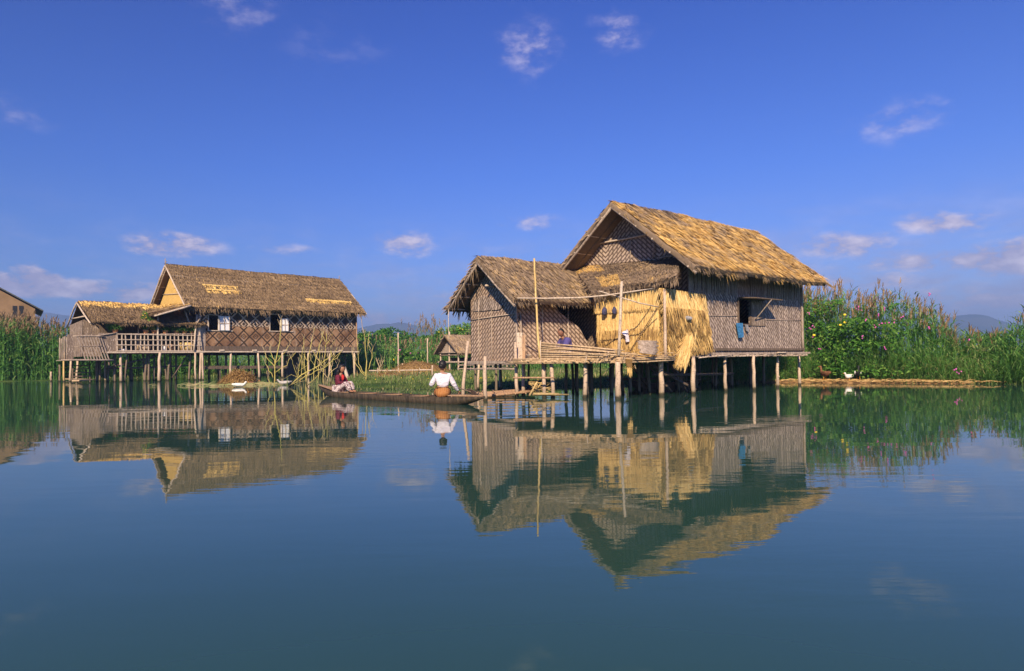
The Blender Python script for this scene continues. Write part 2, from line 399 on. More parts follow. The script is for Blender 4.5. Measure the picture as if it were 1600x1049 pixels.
# water: a clear mirror over murky green water, with faint ripples that come and go
def make_water():
    mt = bpy.data.materials.new('lake_water'); mt.use_nodes = True; g = G(mt.node_tree)
    p = mt.node_tree.nodes['Principled BSDF']
    p.inputs['Roughness'].default_value = 0.015; p.inputs['IOR'].default_value = 1.40; p.inputs['Specular IOR Level'].default_value = 0.5; p.inputs['Specular Tint'].default_value = (.62, 1.0, .82, 1)
    o = g.n('ShaderNodeNewGeometry').outputs['Position']
    n = g.noise(o, .12, 3, .5)
    g.put(p.inputs['Base Color'], g.mix(g.rng(n, .3, .7), (.026, .070, .052), (.032, .082, .060)))
    r1 = g.noise(g.mp(o, (1.1, 3.6, 1), (0, 0, R(8))), 1.5, 3, .5)
    r2 = g.noise(g.mp(o, (.5, 1.3, 1), (0, 0, R(-12))), .9, 2, .5)
    patch = g.rng(g.noise(g.mp(o, (.5, 1.4, 1)), .16, 3, .5), .46, .66, .12, 1.0)
    # livelier water out by the left bank
    x, y, z = g.sep(o)[:]
    leftb = g.mul(g.rng(x, -13, -24, 0, 1), g.rng(y, 16, 27, 0, 1))
    # rings from the paddle beside the canoe
    dd = g.v('LENGTH', g.v('MULTIPLY', g.v('SUBTRACT', o, (-.2, 17.4, 0)), (1, .8, 0)))
    ring = g.mul(g.m('SINE', g.mul(dd, 9.0)), g.rng(dd, .4, 4.5, 1.0, 0.0))
    h = g.add(g.mul(r1, g.add(g.mul(patch, .0035), g.mul(leftb, .012))), g.mul(r2, g.add(.003, g.mul(leftb, .010))))
    h = g.add(h, g.mul(ring, .0016))
    b = g.n('ShaderNodeBump'); b.inputs['Strength'].default_value = 1; b.inputs['Distance'].default_value = 1.0
    g.put(b.inputs['Height'], h); g.put(p.inputs['Normal'], b.outputs[0])
    return mt
M_water = make_water()

# ---------------------------------------------------------------- water, land, hills
mb = MB()
gx = [-6000, -600, -120, -40, -15, 0, 15, 40, 120, 600, 6000]; gy = [-600, -60, 0, 10, 20, 35, 60, 120, 600, 6000]
ids = [[mb.vert((a, b, 0)) for a in gx] for b in gy]
for j in range(len(gy)-1):
    for i in range(len(gx)-1): mb.face((ids[j][i], ids[j][i+1], ids[j+1][i+1], ids[j+1][i]))
tag(mb.build('water', M_water), kind='structure')

SHORE = [(-900, 70), (-200, 52), (-60, 48.5), (-36, 48), (-33, 50), (-29, 57), (-21, 61), (-12.5, 58), (-10, 44), (-8.5, 33), (-6.6, 29), (-4, 27.6), (-1, 27.4),
         (1.5, 27.8), (4.5, 28.6), (6.6, 31), (9.5, 30.8), (12, 29.8), (14, 28.5), (18, 26), (22, 22.4), (27, 19.5), (40, 16), (90, 12), (400, -20)]
def shore_y(x):
    for (a, b), (c, d) in zip(SHORE, SHORE[1:]):
        if a <= x <= c: return b+(d-b)*(x-a)/(c-a)
    return SHORE[-1][1]
mb = MB(); xs = []
for (a, b), (c, d) in zip(SHORE, SHORE[1:]):
    k = max(1, int(min(40, (c-a)/0.5))) if c < 41 and a > -61 else 6
    xs += [(a+(c-a)*i/k) for i in range(k)]
xs.append(SHORE[-1][0])
rows = []
for off, zz in ((-.35, -.25), (0, .02), (.6, .10), (2.5, .16), (10, .2), (60, .3), (500, .6), (3600, 1.0)):
    r = []
    for xx in xs:
        jig = (noise.noise(Vector((xx*.7, 3.1, 0)))*.5 + noise.noise(Vector((xx*2.3, 9.1, 0)))*.2) if off < 3 else 0
        r.append(mb.vert((xx, shore_y(xx)+off+jig, zz+noise.noise(Vector((xx*1.3, off, 4)))*.04*(off > 0))))
    rows.append(r)
for a, b in zip(rows, rows[1:]):
    for i in range(len(xs)-1): mb.face((a[i], a[i+1], b[i+1], b[i]), 0, True)
tag(mb.build('ground', M_soil), kind='structure')

# far hills, a few kilometres away
def hill(name, pts, D, depth):
    """pts: (photo column, photo row of the skyline)"""
    mb = MB(); n = 90; prof = []
    x0, x1 = pts[0][0], pts[-1][0]
    for i in range(n+1):
        px = x0+(x1-x0)*i/n
        for (a, b), (c, d) in zip(pts, pts[1:]):
            if a <= px <= c: k = (px-a)/(c-a); k = k*k*(3-2*k); py = b+(d-b)*k; break
        q = P(px, py, D); prof.append((q.x, max(2, q.z+noise.noise(Vector((px*.05, D, 0)))*D*.0022+noise.noise(Vector((px*.16, D, 3)))*D*.001)))
    rows = []
    for j in range(-8, 9):
        k = j/8; s = max(0, 1-abs(k)**1.4)
        r = []
        for i, (hx, h) in enumerate(prof):
            w_ = noise.noise(Vector((i*.16, j*.5, D)))*.16*(1-s)*h if abs(j) < 8 else 0
            r.append(mb.vert((hx*(1+k*depth/D*.5), D+k*depth, h*s+w_ - (3 if abs(j) == 8 else 0))))
        rows.append(r)
    for a, b in zip(rows, rows[1:]):
        for i in range(n): mb.face((a[i], a[i+1], b[i+1], b[i]), 0, True)
    return tag(mb.build(name, M_hill), kind='structure')
hill('hills', [(-160, 500), (-40, 486), (60, 488), (140, 497), (260, 515), (420, 530), (540, 517), (600, 506), (625, 504), (665, 511), (720, 533), (860, 552)], 2600, 500)
hill('hills', [(1230, 545), (1330, 540), (1420, 520), (1470, 503), (1500, 493), (1530, 491), (1556, 500), (1600, 517), (1700, 505), (1900, 530)], 2300, 400)
def plant_ok(x, y): return y > shore_y(x)

# ---------------------------------------------------------------- building helpers
def V(*a): return Vector(a)
def thatch(parent, name, A, B, C, D, mat, fresh, n, L=0.5, w=0.04, th=0.14, fringe=60, rake=20, tilt=0.05, sag=0.03, lift=0.05, ridge=True, label=None, eave=0.22):
    """thatched slope: A-B ridge, D-C eave (local coordinates). A thick mat with straw lying down-slope over it"""
    A, B, C, D = map(Vector, (A, B, C, D))
    nr = (B-A).cross(D-A).normalized()
    if nr.z < -1e-3 or (abs(nr.z) < .02 and tilt < 0): nr = -nr
    def Sf(s, t):
        p = A.lerp(B, s).lerp(D.lerp(C, s), t)
        return p + nr*(sag*(noise.noise(p*.9)+.6*noise.noise(p*2.3)))
    mb = MB(); nu, nv = 26, 9
    top = [[mb.vert(Sf(i/nu, j/nv), .42+.1*rnd.random()) for i in range(nu+1)] for j in range(nv+1)]
    bot = [[mb.vert(Sf(i/nu, j/nv)-nr*th, .2) for i in range(nu+1)] for j in range(nv+1)]
    for j in range(nv):
        for i in range(nu):
            mb.face((top[j][i], top[j+1][i], top[j+1][i+1], top[j][i+1])); mb.face((bot[j][i], bot[j][i+1], bot[j+1][i+1], bot[j+1][i]))
    for i in range(nu):
        mb.face((top[0][i], top[0][i+1], bot[0][i+1], bot[0][i])); mb.face((top[nv][i+1], top[nv][i], bot[nv][i], bot[nv][i+1]))
    for j in range(nv):
        mb.face((top[j+1][0], top[j][0], bot[j][0], bot[j+1][0])); mb.face((top[j][nu], top[j+1][nu], bot[j+1][nu], bot[j][nu]))
    along = (B-A).normalized()
    for k in range(n):
        t = rnd.random()**.95; s = rnd.uniform(0, 1)
        # courses: straw starts bunch at regular steps so the overlaps show
        if rnd.random() < .6: t = (math.floor(t*nv*1.1)+rnd.gauss(0, .12))/(nv*1.1)
        t = max(-.01, min(.97, t))
        p = Sf(s, t); dn = ((D.lerp(C, s))-(A.lerp(B, s))); dl = dn.length; dn = dn.normalized()
        l = min(L*rnd.uniform(.5, 1.3), dl*(1-t)+rnd.uniform(.02, eave))
        d = (dn + along*rnd.gauss(0, .12) + nr*rnd.uniform(0, tilt*1.6)).normalized()
        sd = (along + nr*rnd.uniform(-.7, .7)).normalized()
        mb.blade(p+nr*rnd.uniform(.004, lift), d, l, w*rnd.uniform(.5, 1.3), sd, 0.02, 2, max(0, min(1, fresh(s, t)+rnd.gauss(0, .09))), 0, .25)
    for k in range(fringe):
        s = rnd.random(); p = Sf(s, 1.0)-nr*rnd.uniform(0, th); dn = ((D.lerp(C, s))-(A.lerp(B, s))).normalized()
        gap = noise.noise(p*2.1)
        if gap < -.25: continue
        d = (dn*rnd.uniform(.3, 1) + V(0, 0, -1)*rnd.uniform(.1, .8) + along*rnd.gauss(0, .15)).normalized()
        mb.blade(p-dn*.08, d, eave*rnd.uniform(.5, 1.3)*(1+gap*.7), w*rnd.uniform(.6, 1.3), along, .1, 2, max(0, fresh(s, 1)+rnd.gauss(-.1, .09)), 0, .2)
    for k in range(rake):
        e = rnd.random() < .5; t = rnd.random(); p = Sf(0 if e else 1, t)-nr*rnd.uniform(0, th)
        dn = (D-A).normalized() if e else (C-B).normalized(); o = along*(-1 if e else 1)
        mb.blade(p, (o*rnd.uniform(.3, 1)+dn*rnd.uniform(.3, 1)).normalized(), rnd.uniform(.08, .25), w*.8, nr, .1, 2, fresh(0 if e else 1, t), 0, .2)
    if ridge:
        for k in range(int(n*.05)):
            s = rnd.random(); p = Sf(s, 0)
            d = (along*rnd.choice((-1, 1))+V(0, 0, rnd.uniform(-.12, .12))+nr*rnd.uniform(-.2, .1)).normalized()
            mb.blade(p+nr*.03+V(0, 0, .01), d, L*.7, w*1.4, V(0, 0, 1).cross(d).normalized(), .03, 2, fresh(s, 0)+rnd.gauss(0, .1))
    return mb.build(name, mat, parent, label)

def wall(parent, name, mat, x0, x1, z0, z1, y, axis='y', th=0.05, holes=(), label=None, bow=0.0):
    """matting in the plane axis = y, between x0..x1 and z0..z1, with rectangular openings"""
    mb = MB()
    xs = sorted({x0, x1, *[h[0] for h in holes], *[h[1] for h in holes]}); zs = sorted({z0, z1, *[h[2] for h in holes], *[h[3] for h in holes]})
    for i in range(len(xs)-1):
        for j in range(len(zs)-1):
            cx, cz = (xs[i]+xs[i+1])/2, (zs[j]+zs[j+1])/2
            if any(h[0] < cx < h[1] and h[2] < cz < h[3] for h in holes): continue
            a, b, c, d = xs[i], xs[i+1], zs[j], zs[j+1]
            if axis == 'y': mb.slab([(a, y, c), (b, y, c), (b, y, d), (a, y, d)], (0, th, 0))
            else: mb.slab([(y, a, c), (y, a, d), (y, b, d), (y, b, c)], (th, 0, 0))
    return mb.build(name, mat, parent, label)

def gable(parent, name, mat, y0, y1, z0, zw, za, x, th=0.05, label=None):
    mb = MB(); ym = (y0+y1)/2
    mb.slab([(x, y0, z0), (x, y0, zw), (x, ym, za), (x, y1, zw), (x, y1, z0)], (th, 0, 0))
    return mb.build(name, mat, parent, label)

def post(parent, fr, px, py, ztop, r=0.055, mat=None, D=None, lean=0.0, name='post', zb=-.7):
    """a post rising out of the water where the photo shows its foot (or at depth D)"""
    D = D or dw(py, px); p = fr.l(Wt(px, D)); mb = MB()
    mb.pole((p.x-lean*.3, p.y, zb), (p.x+lean, p.y, ztop), r*1.1, r*.9, 0.008, 8, seg=7)
    if rnd.random() < .6:
        zz = rnd.uniform(.2, max(.3, ztop-.2)); mb.tube([(p.x+lean*zz/ztop, p.y, zz), (p.x+lean*zz/ztop+.01, p.y, zz+.05)], r*1.12, 8)
    return mb.build(name, mat or M_post, parent)
def post_l(parent, x, y, ztop, r=0.055, mat=None, lean=0.0, zb=-.7, name='post'):
    mb = MB(); mb.pole((x-lean*.3, y, zb), (x+lean, y+rnd.uniform(-.04, .04), ztop), r*1.1, r*.9, 0.01, 7, seg=5)
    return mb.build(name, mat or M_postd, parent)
def bars(parent, name, mat, segs, r=0.025, n=6, bend=.004, label=None):
    for sg in segs:                                           # one mesh per piece
        mb = MB(); a, b = sg[0], sg[1]; rr = sg[2] if len(sg) > 2 else r
        mb.pole(a, b, rr, rr*.85, bend, n, seg=4)
        mb.build(name, mat, parent, label)

# ================================================================ the large house on the right
B = Fr(5.47, 21.07, 40); BL, BW, BF = 7.05, 4.67, 1.31
big = thing('stilt_house', 'large stilt house on the right with a golden thatched gable roof and woven bamboo walls', 'house', B.o, B.rz)
def fb(s, t):
    p = Vector((s*9, t*4.2, 1)); q = .6*noise.noise(p*.9)+.7*noise.noise(p*2.6+V(5, 2, 0))+.5*noise.noise(p*6)
    return .80 + .40*q - (.22 if t < .25 and s < .75 and s > .08 and noise.noise(p*.6+V(9, 9, 0)) > -.1 else 0) - (.1 if t > .93 else 0)
ez, rz_, ap = 3.78, 6.27, BW/2
thatch(big, 'roof', (-.9, ap, rz_), (7.95, ap, rz_-.05), (7.25, -.9, ez+.02), (-.9, -.9, ez), M_thatch, fb, 19000, .30, .026, .16, 420, 90, .08, .05, .08, eave=.2)
mb = MB()
for k in range(260):                                          # the stepped, ragged far end of the slope
    t = rnd.random(); s0 = V(7.95, ap, rz_-.05).lerp(V(7.25, -.9, ez), t)
    mb.blade(s0+V(-.1, 0, rnd.uniform(-.03, .08)), V(.25+.5*(noise.noise(V(t*5, 0, 0))), -.75, -.58).normalized(), rnd.uniform(.25, .5), .05, V(1, 0, .3).normalized(), .05, 2, fb(1, t)-.05)
mb.build('roof_edge', M_thatch, big)
thatch(big, 'roof', (7.95, ap, rz_-.05), (-.9, ap, rz_), (-.9, BW+.9, ez), (7.25, BW+.9, ez), M_thatch, lambda s, t: .4, 700, .5, .07, .16, 120, 30)
# walls
win = [B.hit(1152, 466, 1, 0), B.hit(1172, 508, 1, 0)]
hole = (win[0].x, win[1].x, win[1].z, win[0].z)
wtop = 4.28
zs_ = 3.22
wall(big, 'wall', M_weave_l, 0, BL, BF-.05, zs_, 0, holes=[(hole[0], hole[1], hole[2], zs_)] if hole[3] > zs_ else [hole])
wall(big, 'wall', M_mat, 0, BL, zs_+.003, wtop, .02, th=.04, holes=[(hole[0], hole[1], zs_, hole[3])] if hole[3] > zs_ else [])
mb = MB()                                                     # upright slats behind the eave
k = .03; pastw = False
while k < BL-.05:
    if k > hole[1] and not pastw: mb.build('slat_band', M_wood, big); mb = MB(); pastw = True
    if not (hole[0]-.03 < k < hole[1]+.03): mb.bar((k, -.012, zs_-.05+rnd.uniform(-.08, .03)), (k+rnd.uniform(-.01, .01), -.012, wtop), .05, .02, .5, 0, (0, 1, 0))
    k += rnd.uniform(.075, .15)
mb.build('slat_band', M_wood, big)
wall(big, 'wall', M_weave_l, 0, BL, BF-.05, wtop, BW-.05)
gable(big, 'wall', M_weave_c, .0, BW, BF-.05, 4.3, 6.12, 0, label='herringbone woven gable wall')
gable(big, 'wall', M_weave, .0, BW, BF-.05, 4.3, 6.12, BL-.05)
# battens, rafters under the overhang, ties
q1, q2, q3 = B.hit(928, 382, 0, -.06), B.hit(984, 370, 0, -.06), B.hit(1020, 365, 0, -.06)
bars(big, 'tie_beam', M_pale, [(q1, q3, .035)])
q4, q5 = B.hit(1022, 398, 0, -.06), B.hit(1062, 392, 0, -.06)
bars(big, 'batten', M_wood, [(q3+V(0, -.1, 0), B.hit(1020, 405, 0, -.06), .02), (B.hit(985, 375, 0, -.06), B.hit(985, 410, 0, -.06), .02), (B.hit(1028, 404, 0, -.05), B.hit(1062, 398, 0, -.05), .03)])
def rafters(parent, x, w, ya, za, yo, zo, n=5, mat=M_wood, x2=0.0, purlins=True):
    """barge poles under a gable overhang with short purlins back to the wall"""
    for sgn in (0, 1):
        e = (x, ya-yo if sgn == 0 else ya+yo, zo-.2); a = (x, ya, za-.18)
        bars(parent, 'rafter', mat, [(a, e, .045)], n=6)
        bars(parent, 'rafter', M_dark, [((x2-.3, a[1], a[2]), (x2-.3, e[1], e[2]), .035)], n=6)
        if purlins:
            bars(parent, 'purlin', M_pale, [((x-.05, a[1]+(e[1]-a[1])*k, a[2]+(e[2]-a[2])*k+.02), (x2+.1, a[1]+(e[1]-a[1])*k, a[2]+(e[2]-a[2])*k+.02), .03) for k in [(i+.6)/n for i in range(n)]])
rafters(big, -.86, BW, ap, rz_-.02, ap+.9, ez)
bars(big, 'corner_post', M_wood, [((-.03, -.05, BF-.1), (-.03, -.05, wtop), .06)])
bars(big, 'corner_post', M_wood, [((BL, -.04, BF-.1), (BL, -.04, wtop-.1), .05)])
# seams of the mats and the beams at the foot
bars(big, 'seam', M_wood, [(B.hit(1105, 493, 1, -.02), B.hit(1152, 494, 1, -.02), .012), (B.hit(1173, 499, 1, -.02), B.hit(1252, 501, 1, -.02), .012)])
mb = MB(); mb.bar((.6, -.05, BF+.06), (BL+.05, -.05, BF+.07), .07, .08); mb.build('floor_beam', M_dark, big)
mb = MB(); mb.bar((.4, -.12, BF-.08), (BL+.35, -.10, BF-.06), .10, .07)
mb.build('floor_beam', M_wood, big)
mb = MB()
for i in range(46):                                           # joists and floor bamboo ends under the wall
    x = i*BL/45; mb.pole((x, -.18-rnd.uniform(0, .12), BF-.15+rnd.uniform(-.02, .02)), (x, BW, BF-.15), .03, .03, 0, 6, seg=1)
mb.build('floor_joists', M_wood, big)
mb = MB(); mb.slab([(0, 0, BF-.11), (BL, 0, BF-.11), (BL, BW, BF-.11), (0, BW, BF-.11)], (0, 0, .05)); mb.build('floor', M_dark, big)
bars(big, 'loose_pole', M_pale, [((1.2, -.2, BF-.18), (4.6, -.22, BF-.14), .02), ((4.9, -.2, BF-.05), (5.5, -.22, BF-.05), .03), ((.2, -.2, BF-.2), (2.0, -.25, BF-.12), .022)])
# window frame and propped awning shutter
wx0, wx1, wz0, wz1 = hole
wn = MB()
for a, b in (((wx0, -.03, wz0), (wx0, -.03, wz1)), ((wx1, -.03, wz0), (wx1, -.03, wz1)), ((wx0, -.03, wz0), (wx1, -.03, wz0)), ((wx0, -.03, wz1), (wx1+.9, -.03, wz1))): wn.bar(a, b, .05, .05)
wno = wn.build('window', M_dark, big)
sh = MB(); h0 = V(wx0+.02, -.05, wz1); h1 = V(wx1+.85, -.05, wz1)
tip0 = h0+V(.05, -.62, -.05); tip1 = h1+V(.12, -.62, -.05)
sh.slab([h0, tip0, tip1, h1], (0, 0, .035)); sh.build('shutter', M_dark, wno)
pr = MB(); pr.pole(B.hit(1180, 500, 1, -.06), (tip0+tip1)/2+V(.1, 0, 0), .018); pr.build('prop', M_wood, wno)
# grey panel added right of the opening, its tone standing in for the shutter's shadow
sc = MB(); sc.slab([(wx1+.04, -.035, wz0-.02), (wx1+.95, -.035, wz0-.02), (wx1+.95, -.035, wz1-.08), (wx1+.04, -.035, wz1-.08)], (0, .03, 0)); sc.build('shadow_panel', M_mat, wno)

# stilts of the front row, then the dark rows behind
for px, py in ((1133, 611.5), (1177, 609.7), (1215, 605.7), (1248, 602.5)):
    post(big, B, px, py, BF-.15, .058)
post(big, B, 1083, 616, BF-.1, .07); post(big, B, 1032, 618.5, BF-.12, .08)
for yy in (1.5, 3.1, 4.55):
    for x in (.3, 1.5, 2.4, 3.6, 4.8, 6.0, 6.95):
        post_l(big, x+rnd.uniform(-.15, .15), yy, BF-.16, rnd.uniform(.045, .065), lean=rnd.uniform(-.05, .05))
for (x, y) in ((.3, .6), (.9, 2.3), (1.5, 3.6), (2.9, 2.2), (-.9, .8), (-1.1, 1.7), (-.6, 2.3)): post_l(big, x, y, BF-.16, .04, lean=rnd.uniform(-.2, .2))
bars(big, 'brace', M_dark, [((-1.3, .9, 1.1), (.6, .2, .1), .05), ((-.9, 1.2, 1.15), (-.1, .6, .05), .045), ((-1.3, .4, .62), (3.2, .5, .55), .05), ((-.4, 3, .4), (3.2, 3.2, .35), .05),
     ((.2, 1.0, 1.1), (1.1, .8, -.1), .03), ((.5, 1.3, 1.1), (1.3, 1.0, -.1), .03), ((.8, 1.5, 1.1), (1.6, 1.2, -.1), .03), ((-1.2, 1.4, 1.1), (-.2, 1.5, .2), .06)])

# lean-to roof along the gable wall and the straw-walled corner room below it
t0, t1 = B.hit(1063, 405, 0, -.04), B.hit(897, 420, 0, -.04)
e0, e1 = B.hit(1057, 434, 0, -1.55), B.hit(925, 458, 0, -1.75)
def fl(s, t):
    w_ = noise.noise(V(s*5, t*3, 7)); base = .44+.22*w_
    if .60 < s < .84 and .42 < t < .88: base = .95
    if s > .72 and t < .22: base = .95
    return base
thatch(big, 'lean_to_roof', t0, t1, e1, e0, M_thatch, fl, 4200, .25, .035, .13, 240, 70, .08, .06, .05)
CX, CY = -1.42, -.15                                          # outer corner of the straw room
AT1, AT0 = B.hit(930, 463, 0, CX), B.hit(1028, 450, 0, CX)
AM1, AM0 = B.hit(930, 482, 0, CX), B.hit(1028, 478, 0, CX)
AY1 = AT1.y
BT0, BT1 = B.hit(1031, 450, 1, CY), B.hit(1100, 460, 1, CY)
BM1 = B.hit(1104, 487, 1, CY)
zA = 1.12
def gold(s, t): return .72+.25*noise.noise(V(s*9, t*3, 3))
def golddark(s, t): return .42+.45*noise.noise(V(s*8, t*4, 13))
def curtain(name, a, b, c, d, fr_, n, out, w=.03, L=.5, th=.06, tilt=.03, fringe=120, eave=.14, sag=.05, lift=.03, label=None):
    """standing straw: a-b top edge, d-c bottom edge; out = outward normal"""
    if (Vector(b)-Vector(a)).cross(Vector(d)-Vector(a)).dot(Vector(out)) < 0: a, b, c, d = b, a, d, c
    A_, B_, C_, D_ = map(Vector, (a, b, c, d))
    return thatch(big, name, A_, B_, C_, D_, M_gold, fr_, n, L, w, th, fringe, 60, tilt, sag, lift, False, label, eave)
curtain('straw_wall', (CX, AT0.y, AT0.z+.02), (CX, AT1.y, AT1.z), (CX, AY1, AM1.z-.05), (CX, AM0.y, AM0.z-.02), gold, 1500, (-1, 0, 0))
curtain('straw_wall', (CX+.05, AM0.y, AM0.z+.05), (CX+.05, AY1, AM1.z), (CX+.05, AY1-.08, 1.9), (CX+.05, AM0.y, 1.95), lambda s, t: gold(s, t)-.04, 1700, (-1, 0, 0))
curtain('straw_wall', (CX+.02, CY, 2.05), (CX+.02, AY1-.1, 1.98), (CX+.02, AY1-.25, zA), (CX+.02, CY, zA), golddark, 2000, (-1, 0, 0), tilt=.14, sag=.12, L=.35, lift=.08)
curtain('straw_wall', BT0+V(.02, 0, 0), BT1, V(BM1.x, CY, BM1.z), V(CX+.02, CY, B.hit(1031, 482, 1, CY).z), lambda s, t: gold(s, t)+.06, 1100, (0, -1, 0), label='pale yellow upper straw panel')
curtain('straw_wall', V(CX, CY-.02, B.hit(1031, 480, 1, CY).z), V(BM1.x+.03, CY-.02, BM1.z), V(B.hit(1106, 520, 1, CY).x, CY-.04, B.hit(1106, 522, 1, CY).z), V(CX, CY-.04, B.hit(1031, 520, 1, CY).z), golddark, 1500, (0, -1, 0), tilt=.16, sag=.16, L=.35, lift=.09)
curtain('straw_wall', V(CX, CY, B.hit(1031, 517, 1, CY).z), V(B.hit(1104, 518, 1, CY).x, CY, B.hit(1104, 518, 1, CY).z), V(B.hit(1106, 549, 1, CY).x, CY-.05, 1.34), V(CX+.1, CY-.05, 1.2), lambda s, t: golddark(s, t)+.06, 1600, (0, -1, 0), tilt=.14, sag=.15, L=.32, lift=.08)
curtain('straw_bundle', B.hit(1079, 505, 1, CY-.12), B.hit(1089, 507, 1, CY-.12), B.hit(1071, 572, 1, CY-.2), B.hit(1056, 565, 1, CY-.2), gold, 420, (0, -1, 0), sag=.02, tilt=.05, fringe=160, eave=.25)
bars(big, 'corner_post', M_post, [((CX-.06, CY-.07, 1.0), (CX-.06, CY-.07, B.hit(1030, 452, 1, CY).z), .05)])
p965 = Wt(965.5, 18.75)
pl = B.l(p965)
mbp = MB(); mbp.pole((pl.x, pl.y, -.7), (pl.x-.03, pl.y, 1.02), .085, .075, .005, 9, seg=8); mbp.build('post', M_post, big)
qa, qb = B.l(P(967, 556, 18.75)), B.l(P(971, 440, 18.75))
bars(big, 'upright', M_pale, [(qa, qb, .045)])
bars(big, 'brace', M_dark, [(B.hit(985, 548, 0, CX-.12), B.hit(1027, 481, 0, CX-.06), .012)], label='thin diagonal stick across the straw wall')
def hanging(name, mat, pts, th, parent, nrm=(0, 1, 0)):
    mb = MB(); mb.slab(pts, Vector(nrm)*th); return mb.build(name, mat, parent)

# ================================================================ the small house in front of it, with the open deck
K = Fr(.16, 21.7, 35); KL, KW, KF = 3.62, 2.8, 1.1
small = thing('stilt_house', 'small grey thatched stilt house with diagonal woven walls and an open bamboo deck', 'house', K.o, K.rz)
def fs(s, t):
    p = V(s*5, t*3, 22); b = .50+.16*noise.noise(p)+.16*noise.noise(p*4)+.1*noise.noise(p*9)
    return b+(.35 if rnd.random() < .02 else 0)
thatch(small, 'roof', (-.6, 1.4, 4.53), (3.75, 1.4, 4.50), (3.6, -.72, 2.97), (-.6, -.72, 2.95), M_thatch, fs, 9500, .27, .027, .13, 260, 90, .08, .06, .08, eave=.16)
thatch(small, 'roof', (3.75, 1.4, 4.50), (-.6, 1.4, 4.53), (-.6, KW+.72, 2.95), (3.6, KW+.72, 2.95), M_thatch, lambda s, t: .4, 700, .45, .05, .13, 240, 120, eave=.35)
gable(small, 'wall', M_weave, 0, KW, KF-.02, 3.36, 4.32, 0)
k1, k2, k3, k4 = K.hit(873, 487, 1, 0), K.hit(905, 512, 1, 0), K.hit(925, 548, 1, 0), K.hit(926, 565, 1, 0)
mb = MB(); mb.slab([(0, 0, KF-.02), (k4.x, 0, KF-.02), (k3.x, 0, k3.z), (k2.x, 0, k2.z), (k1.x, 0, k1.z), (k1.x-.3, 0, 3.36), (0, 0, 3.36)], (0, .05, 0))  # right end cut on a slant; the dark opening stands in for a shadow
mb.build('wall', M_weave, small, 'woven side wall with its right edge cut to stand in for a shadow')
wall(small, 'wall', M_weave, 0, KL, KF-.02, 3.36, KW-.05)
gable(small, 'wall', M_weave, 0, KW, KF-.02, 3.36, 4.32, KL-.05)
rafters(small, -.57, KW, 1.4, 4.5, 2.1, 2.95, 4)
bars(small, 'corner_post', M_wood, [((-.03, -.04, KF-.05), (-.03, -.04, 3.3), .045), ((.12, -.06, KF-.05), (.12, -.06, 2.55), .04)])
bars(small, 'batten', M_pale, [((-.035, .0, 2.58), (-.035, KW, 2.52), .016), ((-.03, 1.4, KF), (-.03, 1.42, 3.2), .012), ((-.03, 2.2, KF), (-.03, 2.2, 3.2), .012), ((1.0, -.03, KF), (1.02, -.03, 3.0), .014), ((2.1, -.03, KF), (2.1, -.03, 3.0), .012)])
# torn, doubled mat on the gable
mb = MB(); a, b_, c_, d_ = K.hit(738, 487, 0, -.03), K.hit(780, 484, 0, -.04), K.hit(786, 478, 0, -.05), K.hit(757, 462, 0, -.03)
mb.slab([a, b_, c_, d_, K.hit(740, 470, 0, -.03)], (.02, 0, 0)); mb.build('patch', M_weave_l, small)
bars(small, 'perch', M_pale, [(K.hit(772, 448, 0, -.02), K.hit(772, 448, 0, -.02)+V(-.35, -.02, .02), .04)])
mb = MB()
for k in range(26):                                           # straw hanging from the barge poles
    t = rnd.random(); y = 1.4+t*2.05; z = 4.5-1.5*t
    mb.blade(V(-.6+rnd.uniform(-.05, .1), y, z-.1), V(rnd.uniform(-.3, .3), rnd.uniform(-.3, .1), -1).normalized(), rnd.uniform(.2, .6), .03, V(0, 1, 0), .05, 2, .5)
mb.build('hanging_straw', M_thatch, small)
bars(small, 'cord', M_pale, [(K.w(0, 0, 0)*0+V(-.6, 3.3, 2.9), V(-.6, 3.3, 1.8), .012)])
def Kp(x, y, z): return K.l((x, y, z))
F1, F2, F3, F4 = Vector((2.95, 18.75, 0)), Vector((.12, 20.15, 0)), Vector((4.55, 19.95, 0)), Vector((3.3, 23.2, 0))
dk = [K.l(F1), K.l(F3), K.l(F4), K.l(K.w(3.4, -.0, 0)), K.l(K.w(0, 0, 0)), K.l(K.w(-.15, -.1, 0)), K.l(F2)]
mb = MB(); mb.slab([Vector((p.x, p.y, 1.08)) for p in dk], (0, 0, .045)); mb.build('deck', M_slat, small)
mb = MB()
for i in range(34):                                           # split bamboo ends and joists along the deck's front edge
    k = i/33; p = K.l(F2.lerp(F1, k)); p.z = 0
    a = p + K.l(K.o+V(0, -1, 0))*rnd.uniform(.02, .2); a.z = 1.06+rnd.uniform(-.05, .05); b = p + V(.2, .9, 0); b.z = 1.05
    mb.pole(a, b, rnd.uniform(.018, .034), .02, .01, 6, seg=2)
for i in range(5):
    zz = .99+.035*i; mb.pole(K.l(F2+V(-.1, -.02-.03*(i % 2), zz+rnd.uniform(-.015, .015))), K.l(F1+V(.15, -.04, zz+rnd.uniform(-.02, .02))), .022, .02, .004, 6, seg=4)
for i in range(20):
    k = i/19; p = K.l(F1.lerp(F3, k)); mb.pole((p.x, p.y, 1.04+rnd.uniform(-.05, .04)), (p.x+rnd.uniform(-.1, .1), p.y+.8, 1.05), .025, .02, .01, 6, seg=2)
for i in range(3): mb.pole(K.l(F1+V(-.1, -.05, 1.0+.05*i)), K.l(F3+V(.2, -.05, 1.05+.05*i)), .024, .02, .006, 6, seg=4)
mb.build('deck_edge', M_slat, small)
